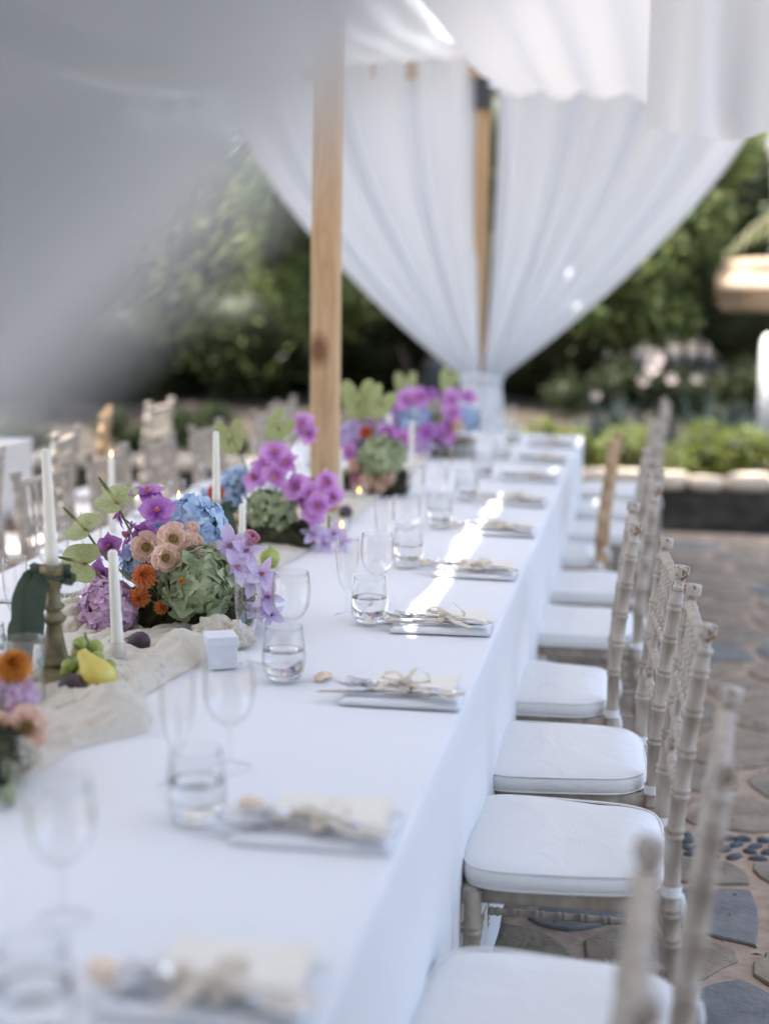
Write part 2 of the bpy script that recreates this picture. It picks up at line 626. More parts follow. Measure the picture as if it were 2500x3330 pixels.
def flagstones(x0, x1, y0, y1, step):
    r_ = random.Random(21)
    seeds = []
    ny_ = int((y1 - y0) / step)
    nx_ = int((x1 - x0) / step)
    for j in range(-1, ny_ + 1):
        for i in range(-1, nx_ + 1):
            seeds.append((x0 + (i + 0.5 + (0.5 if j % 2 else 0) + r_.uniform(-.36, .36)) * step,
                          y0 + (j + 0.5 + r_.uniform(-.36, .36)) * step))
    for (sx, sy) in seeds:
        poly = [(x0, y0), (x1, y0), (x1, y1), (x0, y1)]
        for (qx, qy) in seeds:
            if (qx, qy) == (sx, sy):
                continue
            dx, dy = qx - sx, qy - sy
            d = math.hypot(dx, dy)
            if d > 3.2 * step:
                continue
            nx, ny = dx / d, dy / d
            poly = clip_poly(poly, sx + dx / 2 - nx * 0.014, sy + dy / 2 - ny * 0.014, nx, ny)
            if len(poly) < 3:
                break
        if len(poly) < 3:
            continue
        ar = 0.5 * sum(poly[i][0] * poly[(i + 1) % len(poly)][1] - poly[(i + 1) % len(poly)][0] * poly[i][1] for i in range(len(poly)))
        if abs(ar) < 0.012:
            continue
        # subdivide and roughen the outline
        pts = []
        for i in range(len(poly)):
            a, b = poly[i], poly[(i + 1) % len(poly)]
            L = math.hypot(b[0] - a[0], b[1] - a[1])
            k = 3 if L > 0.12 else 2
            for q in range(k):
                t = q / k
                px_, py_ = a[0] + (b[0] - a[0]) * t, a[1] + (b[1] - a[1]) * t
                n_ = noise.noise(Vector((px_ * 9, py_ * 9, 3.0))) * 0.014
                cxd, cyd = sx - px_, sy - py_
                dd = math.hypot(cxd, cyd) + 1e-6
                pull = abs(n_) + (0.018 if q == 0 else 0)
                pts.append((px_ + cxd / dd * pull, py_ + cyd / dd * pull))
        cxm = sum(p[0] for p in pts) / len(pts)
        cym = sum(p[1] for p in pts) / len(pts)
        h = 0.008 + r_.uniform(-.002, .002)
        vs, fs = [], []
        n = len(pts)
        for (sc_, z) in ((1.0, 0.0), (1.0, h - 0.004), (0.975, h)):
            for p in pts:
                vs.append(((p[0] - cxm) * sc_, (p[1] - cym) * sc_, z))
        for lv in (0, 1):
            for k in range(n):
                fs.append((lv * n + k, lv * n + (k + 1) % n, (lv + 1) * n + (k + 1) % n, (lv + 1) * n + k))
        fs.append(tuple(2 * n + k for k in range(n)))
        mb = MB()
        mb.add(vs, fs)
        mt = r_.choice(['slate', 'brown_flag', 'brown_flag', 'brown_flag', 'olive_flag'])
        o = mb.build('flagstone', mt, ground, smooth=False)
        o.location = (cxm, cym, 0.004)
        o.rotation_euler = (r_.uniform(-.006, .006), r_.uniform(-.006, .006), 0)


flagstones(-0.45, 1.75, 0.9, 3.72, 0.29)
flagstones(-0.45, 1.75, 3.95, 8.9, 0.32)
# band of dark pebbles set on edge in the mortar
pm = []
for k in range(4):
    mb = MB()
    mb.sphere((0, 0, 0), 1.0, 10, 6, (1, 1, 1))
    mb.v = [tuple(Vector(p) * (1 + 0.18 * noise.noise(Vector(p) * 1.3 + Vector((k * 7, 0, 0))))) for p in mb.v]
    pm.append(mb.mesh('pebble', 'pebble_dark'))
for j in range(4):
    for i in range(26):
        x = -0.05 + i * 0.058 + (0.03 if j % 2 else 0) + rng.uniform(-.008, .008)
        y = 3.765 + j * 0.045 + rng.uniform(-.006, .006)
        o = link('pebble', rng.choice(pm), ground, (x, y, 0.005))
        o.scale = (rng.uniform(.020, .031), rng.uniform(.011, .020), 0.011)
        o.rotation_euler = (0, 0, rng.uniform(-1.0, 1.0))
# a few dry leaves and twigs on the paving
lit_m = MB()
for k in range(420):
    x, y = rng.uniform(-.25, 0.9), rng.uniform(2.2, 8.5)
    a = rng.uniform(0, 6.28)
    L = rng.uniform(.006, .02)
    dx, dy = math.cos(a) * L, math.sin(a) * L
    lit_m.add([(x - dx, y - dy, .0150), (x + dy * .2, y - dx * .2, .0185), (x + dx, y + dy, .0150), (x - dy * .2, y + dx * .2, .0150)], [(0, 1, 2, 3)])
lo = lit_m.build('leaf_litter', 'bark', None, smooth=False)
lo['kind'] = 'stuff'
lo['label'] = 'dry twigs and leaf bits scattered over the paving'
lo['category'] = 'leaf litter'

# raised bed with a dark low wall and pale coping stones
wall = thing('garden_wall', 'low dark retaining wall edged with pale rounded coping stones', 'wall', (0, 9.08, 0))
wm = MB()
wm.grid(120, 6, lambda u, v_: (-9 + 18 * u, 0.0 + 0.025 * noise.noise(Vector((u * 60, v_ * 3, 0))), 0.27 * v_))
wm.grid(120, 1, lambda u, v_: (-9 + 18 * u, 0.0 + 0.025 * noise.noise(Vector((u * 60, 3, 0))) * (1 - v_) + 0.22 * v_, 0.27))
wm.build('wall_face', 'wall_dark', wall, smooth=False)
stone_meshes = []
for k in range(5):
    mb = MB()
    mb.sphere((0, 0, 0), 1.0, 14, 9)
    mb.v = [tuple(Vector((max(-.8, min(.8, p[0])), max(-.85, min(.85, p[1])), max(-.7, min(.75, p[2])))) *
                  (1 + 0.16 * noise.noise(Vector(p) * 1.6 + Vector((k * 5, 1, 0))))) for p in mb.v]
    stone_meshes.append(mb.mesh('coping_stone', 'pale_stone'))
x = -6.0
while x < 4.5:
    wd = rng.uniform(0.10, 0.17)
    o = link('coping_stone', rng.choice(stone_meshes), wall, (x + wd, 0.09 + rng.uniform(-.01, .02), 0.265 + rng.uniform(.035, .05)))
    o.scale = (wd * 1.12, rng.uniform(.10, .13), rng.uniform(.055, .08))
    o.rotation_euler = (0, 0, rng.uniform(-.25, .25))
    x += wd * 1.9
tb = MB()
tb.grid(60, 30, lambda u, v_: (-40 + 80 * u, 9.2 + 40 * v_, 0.25 + 0.10 * noise.noise(Vector((u * 30, v_ * 20, 2))) * sm(0, .05, v_) + 0.5 * sm(.05, .2, v_)))
struct(tb.build('planting_bed', 'soil'))


# ------------------------------------------------------------------ vegetation
def leaves(n, centers, size, seed, droop=0.2, aspect=0.45, bias=None):
    """n leaf blades at random points; centers: function(rand) -> (n,3) array"""
    rs = np.random.RandomState(seed)
    c = centers(rs, n)
    a = rs.normal(size=(n, 3))
    a[:, 2] -= droop
    if bias is not None:
        a += np.array(bias)
    a /= np.linalg.norm(a, axis=1)[:, None]
    b = rs.normal(size=(n, 3))
    b -= (b * a).sum(1)[:, None] * a
    b /= np.linalg.norm(b, axis=1)[:, None]
    nn = np.cross(a, b)
    L = size * rs.uniform(.6, 1.3, n)[:, None]
    W = L * aspect
    P = np.stack([c - a * L * .5, c + b * W * .5 + nn * W * .15, c + a * L * .5, c - b * W * .5 + nn * W * .15], 1).reshape(-1, 3)
    return P


def leaf_obj(name, P, mat, parent):
    n = len(P) // 4
    me = bpy.data.meshes.new(name)
    me.vertices.add(len(P))
    me.vertices.foreach_set('co', P.astype(np.float32).ravel())
    idx = np.arange(n)[:, None] * 4
    tri = np.concatenate([idx + np.array([0, 1, 2]), idx + np.array([0, 2, 3])], 1).reshape(-1)
    me.loops.add(len(tri))
    me.loops.foreach_set('vertex_index', tri.astype(np.int32))
    me.polygons.add(2 * n)
    me.polygons.foreach_set('loop_start', np.arange(0, 6 * n, 3, dtype=np.int32))
    me.polygons.foreach_set('loop_total', np.full(2 * n, 3, dtype=np.int32))
    me.update()
    me.validate()
    me.materials.append(MAT[mat])
    return link(name, me, parent)


def blob_sampler(blobs, shell=0.35):
    """points in the outer shell of several ellipsoids (cx,cy,cz,rx,ry,rz)"""
    B = np.array(blobs)
    vol = (B[:, 3] * B[:, 4] * B[:, 5]) ** (2 / 3)
    pr = vol / vol.sum()

    def f(rs, n):
        k = rs.choice(len(B), n, p=pr)
        d = rs.normal(size=(n, 3))
        d /= np.linalg.norm(d, axis=1)[:, None]
        r_ = 1 - shell * rs.uniform(0, 1, n) ** 1.3 + 0.10 * rs.normal(size=n)
        return B[k, :3] + d * r_[:, None] * B[k, 3:6]
    return f


def core(blobs, mat, parent, name='light_block', k=0.72):  # solid dark blobs added inside the foliage to block light
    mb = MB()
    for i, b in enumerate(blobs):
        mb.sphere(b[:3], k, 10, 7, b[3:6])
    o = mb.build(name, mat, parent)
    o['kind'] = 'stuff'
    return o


def lumps(n, x0, x1, y0, y1, z0, z1, r0, r1, seed):
    rs = random.Random(seed)
    out = []
    for i in range(n):
        r_ = rs.uniform(r0, r1)
        out.append((rs.uniform(x0, x1), rs.uniform(y0, y1), rs.uniform(z0, z1), r_ * rs.uniform(.9, 1.3), r_, r_ * rs.uniform(.8, 1.15)))
    return out


def shrub(name, label, cat, loc, blobs, n, size, mat, seed, aspect=0.45, coremat='leaf_dark', corek=0.7, stem=True, extra=None, shell=0.35):
    t = thing(name, label, cat, loc)
    leaf_obj('foliage', leaves(n, blob_sampler(blobs, shell), size, seed, aspect=aspect), mat, t)
    if extra:
        for (em, en, es, eb) in extra:
            leaf_obj('foliage', leaves(en, blob_sampler(eb or blobs, 0.2), es, seed + 9, aspect=aspect), em, t)
    if corek:
        core(blobs, coremat, t, 'light_block_core', corek)
    if stem:
        mb = MB()
        for k in range(3):
            a = k * 2.1
            mb.tube([(0.05 * math.cos(a), 0.05 * math.sin(a), -0.1), (0.12 * math.cos(a), 0.12 * math.sin(a), blobs[0][2] * 0.6),
                     (0.2 * math.cos(a), .2 * math.sin(a), blobs[0][2])], [0.03, .022, .012], 6)
        mb.build('stem', 'bark', t)
    return t


def tree(name, label, loc, th, trunk_r, blobs, n, size, mat, seed, extra=None, coremat='leaf_dark', corek=0.6, aspect=.45):
    t = thing(name, label, 'tree', loc)
    rs = random.Random(seed)
    mb = MB()
    mb.tube([(0, 0, -.2), (0.05, 0, th * .4), (-.05, .05, th * .8), (0, 0, th)], [trunk_r * 1.25, trunk_r, trunk_r * .8, trunk_r * .6], 10)
    for b in blobs[:7]:
        p = Vector(b[:3])
        mb.tube([(0, 0, th * .75), (p.x * .5, p.y * .5, (th * .75 + p.z) / 2 + .1), tuple(p)], [trunk_r * .5, trunk_r * .3, trunk_r * .12], 6)
    mb.build('trunk', 'bark', t)
    leaf_obj('crown', leaves(n, blob_sampler(blobs), size, seed, aspect=aspect), mat, t)
    if extra:
        for (em, en, es, eb) in extra:
            leaf_obj('crown', leaves(en, blob_sampler(eb or blobs, .15), es, seed + 3, aspect=aspect), em, t)
    if corek:
        core(blobs, coremat, t, 'light_block_core', corek)
    return t


# dark clipped hedge across the back, in runs
hx = [-13.5, -10.5, -7.6, -4.9, -2.2, 0.4, 3.2]
hl = ['dark hedge at the far left edge beyond the second table',
      'dark hedge beyond the left end of the guest chairs',
      'tall dark hedge behind the pale chairs on the left',
      'tall dark hedge directly left of the far white curtain',
      'dark hedge standing behind the tied far curtain',
      'dark hedge behind the leafy tree right of the curtain',
      'dark hedge running past the white house wall']
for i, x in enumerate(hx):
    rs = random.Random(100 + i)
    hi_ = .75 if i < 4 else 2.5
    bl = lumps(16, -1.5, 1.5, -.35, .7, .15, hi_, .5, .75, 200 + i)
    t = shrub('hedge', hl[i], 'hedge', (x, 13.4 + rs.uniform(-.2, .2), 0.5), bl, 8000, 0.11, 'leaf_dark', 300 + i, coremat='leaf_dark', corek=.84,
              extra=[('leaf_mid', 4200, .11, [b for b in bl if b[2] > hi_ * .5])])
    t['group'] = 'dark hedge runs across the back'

for i, x in enumerate((-5.2, -2.4, 0.4, 3.2)):  # unseen trees added behind the camera to keep light off the near drape
    bl = lumps(11, -1.4, 1.4, .4, 2.9, 3.6, 4.6, .8, 1.1, 240 + i) + lumps(8, -1.4, 1.4, -.9, .5, .8, 4.0, .8, 1.1, 260 + i)
    t = tree('added_shade_tree', ['far left', 'left', 'right', 'far right'][i] + ' unseen tree added behind the photographer to darken the near drape', (x, -3.6, 0), 3.2, .18, bl, 5000, .2, 'leaf_dark', 340 + i, corek=.92)
    t['group'] = 'unseen trees added to darken the near drape'

# lighter trees rising behind and over the hedge on the left
TL = [((-11.5, 14.6, .5), 'pale sunlit tree at the far left behind the hedge'),
      ((-8.6, 15.0, .5), 'grey green sunlit tree over the hedge left of centre'),
      ((-5.9, 14.7, .5), 'olive green sunlit tree above the hedge beside the curtain'),
      ((-3.2, 15.2, .5), 'bright leafy tree rising behind the timber post'),
      ((-0.3, 15.5, .5), 'tall tree hidden behind the far white curtain'),
      ((3.2, 16.5, .5), 'tall tree behind the white house wall')]
for i, (lc, lb) in enumerate(TL):
    bl = lumps(17, -1.6, 1.6, -.9, .9, 1.0, 5.0, .65, 1.05, 400 + i)
    tree('broadleaf_tree', lb, lc, 2.6, .14, bl, 9000, .15, ['leaf_light', 'leaf_dry', 'leaf_light', 'leaf_mid', 'leaf_mid', 'leaf_light'][i], 500 + i,
         extra=[('leaf_light', 4000, .15, None)], corek=.5)
# arching light shrubs in front of the hedge on the left
SL = [((-9.0, 11.6, .35), 'loose pale shrub at the far left edge behind the chairs', 'leaf_silver'),
      ((-6.9, 11.9, .35), 'pale olive shrub with hanging sprays left of the hedge', 'leaf_dry'),
      ((-5.3, 12.2, .35), 'light green climbing shrub over the hedge beside the near drape', 'leaf_light')]
for i, (lc, lb, mt) in enumerate(SL):
    bl = lumps(10, -.9, .9, -.3, .3, .9 + .35 * i, 2.1 + .3 * i, .32, .55, 600 + i)
    shrub('shrub', lb, 'shrub', lc, bl, 3800, .10, mt, 700 + i, corek=0.45)
bl = lumps(9, -.5, .5, -.3, .3, 1.0, 2.0, .28, .42, 655)
shrub('shrub', 'fresh green leafy shrub just left of the timber post', 'shrub', (-2.75, 12.0, .35), bl, 3200, .11, 'leaf_mid', 755, extra=[('leaf_light', 900, .12, None)], corek=.5)

# leafy tree right of the curtain
bl = [(-.55, -.2, 1.15, .34, .35, .28), (-.30, -.1, 1.05, .30, .3, .22), (-.2, -.15, 1.45, .42, .4, .34), (.02, -.2, .98, .26, .25, .22), (.12, 0, 1.75, .40, .4, .34),
      (.0, .1, 2.2, .5, .45, .4), (.35, .1, 2.3, .36, .35, .32), (-.5, .2, 1.9, .6, .5, .5), (-.4, .2, 2.6, .7, .5, .5), (.25, .2, 1.35, .24, .25, .24)]
tree('leafy_tree', 'leafy green tree with glossy leaves right of the far curtain', (0.12, 11.5, .3), 1.2, .07, bl, 5600, .10, 'leaf_mid', 811,
     extra=[('leaf_light', 2600, .12, None)], corek=.55, aspect=.5)

# palm with arching fronds at the right edge
pt = thing('palm', 'arching palm at the right edge above the peach ledge', 'palm', (1.55, 12.6, .3))
mb = MB()
mb.tube([(0, 0, -.2), (0.03, 0, .8), (0, 0, 1.75)], [.13, .11, .10], 10)
mb.build('trunk', 'bark', pt)
for k in range(13):
    a = 2 * math.pi * k / 13 + .2
    Lf = rng.uniform(.95, 1.25)
    mb = MB()
    P_ = []
    for q in range(13):
        s_ = q / 12
        rr_ = Lf * s_
        P_.append(Vector((math.cos(a) * rr_, math.sin(a) * rr_, 1.75 + .62 * s_ - 1.05 * s_ * s_ + .1 * math.sin(k * 3))))
    mb.tube(P_, [.014 * (1 - .8 * q / 12) for q in range(13)], 5)
    for q in range(2, 13):
        d = (P_[q] - P_[q - 1]).normalized()
        sd = d.cross(Vector((0, 0, 1))).normalized()
        for sg in (-1, 1):
            e = P_[q] + sd * sg * .26 * (1.05 - q / 14) + d * .16 + Vector((0, 0, -.12))
            w_ = d * .022
            mb.add([P_[q] - w_, P_[q] + w_, e], [(0, 1, 2)])
    mb.build('frond', 'leaf_dry' if k % 3 else 'leaf_light', pt, smooth=False)

# peach sandstone ledge and white house
lg = MB()


def ledge_fn(u, v_):
    x = 0.45 + 2.6 * u
    a = -math.pi / 2 + math.pi * v_
    rz_ = .19
    z = 1.55 + rz_ * math.sin(a) * 1.05
    dep = .30 * math.cos(a) ** .6 if math.cos(a) > 1e-6 else 0
    dep *= sm(-.02, .09, u) if u < .09 else 1
    step = .045 * math.sin(v_ * 16 + .6 * math.sin(u * 9)) * math.cos(a)
    return (x + .10 * (1 - math.cos(a)) * (1 - u), -dep - step + .02 * noise.noise(Vector((u * 8, v_ * 6, 0))), z + .02 * noise.noise(Vector((u * 4, v_ * 3, 5))))


lg.grid(50, 24, ledge_fn)
lg.box(.55, 3.0, .0, .5, 1.40, 1.70)
ledge = thing('stone_ledge', 'rounded peach sandstone ledge in layers at the right edge', 'ledge', (0.05, 11.3, 0))
lg.build('ledge_slab', 'sandstone', ledge)
for xx in (1.3, 2.5):
    mb = MB()
    mb.tube([(xx, .25, -.1), (xx, .25, 1.41)], [.12, .11], 12)
    mb.build('support', 'sandstone', ledge)
hs = thing('white_house', 'white rendered house wall glimpsed at the right edge', 'house', (1.03, 13.0, 0))
mb = MB()
mb.bbox(0, 5.5, 0, 4, 0.2, 4.6, .02)
mb.build('wall', 'render_white', hs, smooth=False)
mb = MB()
mb.bbox(-.25, 5.8, -.25, 4.3, 4.6, 4.75, .02)
mb.build('roof', 'pale_stone', hs, smooth=False)
mb = MB()
mb.bbox(1.6, 2.6, -.03, .05, 1.1, 2.3, .01)
wf = mb.build('window', 'timber', hs, smooth=False)
mb = MB()
mb.box(1.68, 2.06, -.04, -.02, 1.18, 2.22)
mb.box(2.12, 2.52, -.04, -.02, 1.18, 2.22)
mb.build('pane', 'fig_skin', wf, smooth=False)
pw = MB()
pw.tube([(0, 0, .2), (0, 0, 1.15), (0, 0, 1.2)], [.17, .165, .14], 20)
pil = pw.build('white_pillar', 'render_white')
pil.location = (.985, 10.7, 0)
tag(pil, 'stout round white pillar at the right edge under the ledge', 'pillar')

# blue grey agave-like clump
ag = thing('agave_clump', 'blue grey spiky agave clump behind the chairs on the right', 'plant', (.1, 10.35, .25))
for k in range(4):
    mb = MB()
    cx_ = [-.38, 0.0, .33, .52][k]
    rs = random.Random(40 + k)
    for q in range(46):
        a = rs.uniform(0, 6.28)
        ti = rs.uniform(.12, 1.15)
        L = rs.uniform(.38, .58)
        d = Vector((math.cos(a) * math.sin(ti), math.sin(a) * math.sin(ti), math.cos(ti)))
        sd = d.cross(Vector((0, 0, 1))).normalized() * rs.uniform(.022, .034)
        nrm = sd.cross(d).normalized() * .012
        b0 = Vector((cx_, 0, .02))
        p1 = b0 + d * L * .45
        p2 = b0 + d * L
        p2.z -= .06 * ti
        mb.add([b0 - sd * .6, b0 + sd * .6, p1 + sd - nrm, p1 - sd - nrm, p2, p1 + nrm], [(0, 1, 2, 5), (0, 5, 3), (5, 2, 4), (5, 4, 3)])
    mb.build('rosette', 'leaf_blue', ag, smooth=False)
# oleander blossoms
ol = shrub('oleander', 'dark shrub with pale pink and white blooms behind the agave', 'shrub', (.05, 10.95, .25),
           lumps(9, -.75, .85, -.2, .2, .25, .62, .16, .26, 77), 2600, .09, 'leaf_dark', 78, aspect=.25, corek=.6)
bm_ = MB()
for q in range(6):
    a = q * math.pi / 3
    bm_.grid(2, 2, lambda u, v_: ((u - .5) * .045 * math.sin(math.pi * (.25 + .6 * v_)), .012 + v_ * .045, .012 * v_), Matrix.Rotation(a, 4, 'Z'))
pk = bm_.mesh('bloom', 'petal_blush')
pk2 = bm_.mesh('bloom', 'petal_blush')
for k, (x, z, s_) in enumerate([(.0, .70, 1.1), (.02, .77, 1.2), (-.06, .60, .8), (.14, .62, .7), (-.40, .48, .6), (.32, .62, .6)]):
    link('bloom', pk if k % 4 else pk2, ol, (x, -.32 + .03 * (k % 3), z), facing((.1, -1, .35), k), s_)
# bright low shrubs on the bed
for i, (lc, nb, wd_, zz, lb, mt) in enumerate([
        ((.62, 9.75, .25), 10, .36, .30, 'bright lime green mound above the coping stones on the right', 'leaf_lime'),
        ((1.30, 9.8, .25), 7, .22, .2, 'lime green mound at the right edge beside the white pillar', 'leaf_lime'),
        ((-.42, 9.45, .25), 8, .24, .30, 'fresh yellow green plant behind the far table corner', 'leaf_lime'),
        ((-.05, 9.5, .25), 6, .18, .24, 'small yellow green plant between agave and chair backs', 'leaf_light'),
        ((-.90, 9.55, .25), 7, .22, .34, 'pale silvery bush behind the far end of the table', 'leaf_silver'),
        ((-1.9, 9.7, .25), 8, .4, .25, 'low green bush left of the tied curtain tail', 'leaf_mid'),
        ((-3.4, 9.9, .25), 9, .5, .3, 'low dark green bush behind the left chair row', 'leaf_mid'),
        ((-4.9, 9.9, .25), 9, .5, .32, 'yellowing low bush behind the second table', 'leaf_lime')]):
    bl = lumps(nb, -wd_, wd_, -.12, .12, .08, zz, .10, .17, 900 + i)
    shrub('low_shrub', lb, 'shrub', lc, bl, 1900, .055, mt, 950 + i, corek=.6, stem=False)

# ================================================================== GAZEBO
YS = (0.35, 4.6, 8.95)
CX = -1.036
ARM = 1.72
ZB = 2.78
gz = thing('gazebo_frame', 'timber pergola frame of centre posts and cross arms', 'pergola', (CX, 0, 0))
for i, yy in enumerate(YS):
    mb = MB()
    mb.bbox(-.0425, .0425, yy - .0425, yy + .0425, 0, ZB, .005)
    p = mb.build('post', 'timber', gz, smooth=False)
    mb = MB()
    mb.bbox(-ARM, ARM, yy - .045, yy + .045, ZB + .001, ZB + .10, .006)
    mb.build('cross_arm', 'timber', gz, smooth=False)
    mb = MB()
    mb.box(-.048, .048, yy - .048, yy + .048, ZB - .20, ZB - .002)
    mb.build('bracket', 'bracket_steel', p, smooth=False)
mb = MB()
mb.bbox(-.045, .045, YS[0] - .2, YS[2] + .3, ZB + .102, ZB + .19, .006)
mb.build('ridge_beam', 'timber', gz, smooth=False)


GAPC = [(2.5, .0), (2.9, -.01), (3.29, -.055), (3.8, -.098), (4.15, -.13), (4.84, -.107), (5.3, -.03), (5.8, .0), (6.1, .045), (7.0, .06), (9.2, .06)]


def lerp_tab(t, x):
    for (a, b), (c, d) in zip(t, t[1:]):
        if x <= c:
            return b + (d - b) * max(0, (x - a)) / (c - a)
    return t[-1][1]


def gap_x(y):
    return -0.992 + (y - 3.2) * .020 + .012 * math.sin(y * 2.1) + lerp_tab(GAPC, y)


def gap_w(y):
    w_ = .036 + .026 * noise.noise(Vector((y * 1.7, 3.3, 0))) + .016 * noise.noise(Vector((y * 5.0, 1.3, 0)))
    w_ = w_ + .03 * math.exp(-((y - 3.15) / .22) ** 2)
    w_ = w_ * sm(2.7, 3.0, y) - .06 * (1 - sm(2.6, 2.95, y))
    return w_ - .075 * sm(7.2, 7.8, y) + .06 * math.exp(-((y - 8.72) / .06) ** 2)


def canopy(name, label, x0, x1, y0, y1, sag, folds, seed, slack=0.0, gap=0):
    def fn(u, v_):
        e = sm(0, .10, u) * sm(0, .10, 1 - u)
        s_ = 4 * v_ * (1 - v_)
        n1 = noise.noise(Vector((u * folds * .9 + seed, v_ * .8, seed)))
        fold = math.sin(u * folds * 2 * math.pi + 1.5 * n1 + seed)
        z = ZB + .108 - sag * s_ * (0.75 + .25 * math.sin(math.pi * u)) + (.024 * fold + .05 * n1) * (.25 + .75 * s_ ** .6)
        yv = y0 + (y1 - y0) * v_
        xa = gap_x(yv) + gap_w(yv) if gap > 0 else x0
        xb = gap_x(yv) - gap_w(yv) if gap < 0 else x1
        x = xa + (xb - xa) * u + .012 * math.cos(u * folds * 2 * math.pi) * s_
        return (x, y0 + (y1 - y0) * v_, z - slack * (1 - e) * s_)
    mb = MB()
    mb.grid(max(60, int(folds * 14)), 40, fn)
    return tag(mb.build(name, 'canopy_cloth'), label, 'canopy')


XL, XR = CX - ARM + .03, CX + ARM - .02
canopy('canopy_cloth', 'white sagging roof cloth over the far half, right of the gap', -0.78, XR + .35, YS[1], YS[2], .50, 8, 1.3, slack=.05, gap=1)
canopy('canopy_cloth', 'white flatter roof cloth over the far half, left side', XL - .12, -0.865, YS[1], YS[2], .16, 9, 4.1, gap=-1)
canopy('canopy_cloth', 'white roof cloth overhead on the near half, right side', -0.8, XR + .35, YS[0] - .75, YS[1], .34, 8, 7.7, gap=1)
canopy('canopy_cloth', 'white roof cloth overhead on the near half, left side', XL - .12, -.9, YS[0] - .75, YS[1], .30, 9, 2.2, gap=-1)
gz2 = thing('gazebo_frame', 'second timber pergola frame added to carry shade over the far left table', 'pergola', (-3.67, 0, 0))
for yy in (2.0, 5.6, 9.2):  # invented frame and roof cloths, added to keep sun off the second table
    mb = MB()
    mb.bbox(-1.33, -1.222, yy - .05, yy + .05, 0, ZB, .006)
    mb.build('post', 'timber', gz2, smooth=False)
    mb = MB()
    mb.bbox(-1.35, 1.35, yy - .045, yy + .045, ZB + .001, ZB + .10, .006)
    mb.build('cross_arm', 'timber', gz2, smooth=False)
canopy('canopy_cloth', 'white roof cloth added to shade the near half of the second table', -5.3, -3.22, 1.9, 5.6, .30, 12, 2.7)
canopy('canopy_cloth', 'white roof cloth added to shade the far half of the second table', -5.3, -3.22, 5.6, 10.2, .25, 12, 5.7)


def valance(name, label, x0, x1, y, z0, z1, folds, seed):
    def fn(u, v_):
        n1 = noise.noise(Vector((u * 5 + seed, v_ * .5, seed)))
        f = math.sin(u * folds * 2 * math.pi + n1 * 2)
        f = math.copysign(abs(f) ** .6, f)
        return (x0 + (x1 - x0) * u + .01 * n1, y + .055 * f * (.4 + .6 * v_), z0 + (z1 - z0) * v_ + (.018 * math.sin(u * 11 + seed) + .012 * n1) * v_)
    mb = MB()
    mb.grid(int(folds * 22), 16, fn)
    return tag(mb.build(name, 'canopy_cloth'), label, 'drape')


valance('hanging_drape', 'white pleated drape hanging from the middle arm at top right', -0.035, XR + .30, YS[1] - .075, ZB + .125, 1.985, 4.5, 2.2)


def curtain_pair(y, ztie, xt, labels, seed, top=ZB + .104):
    """two white panels hung from an arm, gathered and tied at the post, each with its tail"""
    for side in (1, -1):
        t = thing('tied_curtain', labels[0] if side > 0 else labels[1], 'curtain', (xt, y, 0))
        x_in = .055
        x_out = ARM - .02

        def fn(u, v_, side=side):
            # u 0 inner edge .. 1 outer edge ; v 0 top .. 1 tie
            xt_ = x_in + (x_out - x_in) * u
            xb_ = .012 + .115 * u
            p = 1.25 + .35 * u
            g_ = v_ ** p
            bow = .02 * math.sin(math.pi * v_) * (1 - u)
            x = xt_ + (xb_ - xt_) * g_ + bow
            # outer path is longer, dips before the tie
            z = top + (ztie - top) * (v_ + .0 * u)
            n1 = noise.noise(Vector((u * 6 + seed, v_ * 1.1, side)))
            ph = u * 7.5 * 2 * math.pi + 2.6 * n1 + seed
            amp = .070 * (1 - .55 * v_) * (.55 + .45 * math.sin(u * 23 + seed))
            yy_ = amp * math.sin(ph) - .07 * v_ * v_
            return (side * x, yy_ - .055, z)
        mb = MB()
        mb.grid(150, 46, fn)
        mb.build('panel', 'voile', t)

        def tail(u, v_, side=side):
            a = math.pi * u
            w_ = .120 + .07 * v_ ** .8
            z = ztie - v_ * (ztie - .03)
            return (side * (.0 + w_ * math.sin(a) * (1 + .08 * math.sin(7 * a))), -.125 - .05 * v_ + (-.09 * math.cos(a)) * (.55 + v_) + .012 * math.sin(a * 9 + side), z)
        mb = MB()
        mb.grid(40, 16, tail)
        mb.build('tail', 'voile', t)
        mb = MB()
        pts = [(side * (.0 + .125 * math.sin(math.pi * q / 12)), -.125 - .062 * math.cos(math.pi * q / 12) * 1.5, ztie + .006 * math.sin(q)) for q in range(13)]
        mb.tube(pts, .018, 8)
        mb.build('tie_band', 'voile', t)


curtain_pair(YS[2], .96, -1.0, ['far white curtain panel right of the end post, gathered at its tie', 'far white curtain panel left of the end post, gathered at its tie'], .7)
curtain_pair(YS[0] + .055, .96, -0.9035, ['blurred near white drape sweeping across the top left corner', 'near white drape left of the camera, tied to the near post'], 3.1)

# ================================================================== TABLES AND CLOTHS
TX0, TX1 = -1.675, -0.305


def table(name, label, x0, x1, y0, y1, group=None):
    t = thing(name, label, 'table', ((x0 + x1) / 2, (y0 + y1) / 2, 0), 0, group)
    hx_, hy_ = (x1 - x0) / 2 - .012, (y1 - y0) / 2 - .012
    mb = MB()
    mb.bbox(-hx_, hx_, -hy_, hy_, .715, .743, .004)
    mb.build('tabletop', 'timber', t, smooth=False)
    for sx in (-1, 1):
        for yy in np.linspace(-hy_ + .25, hy_ - .25, max(2, int((y1 - y0) / 1.6))):
            mb = MB()
            mb.tube([(sx * (hx_ - .1), yy, 0), (sx * (hx_ - .1), yy, .715)], .02, 8)
            mb.build('leg', 'bracket_steel', t)
    return t


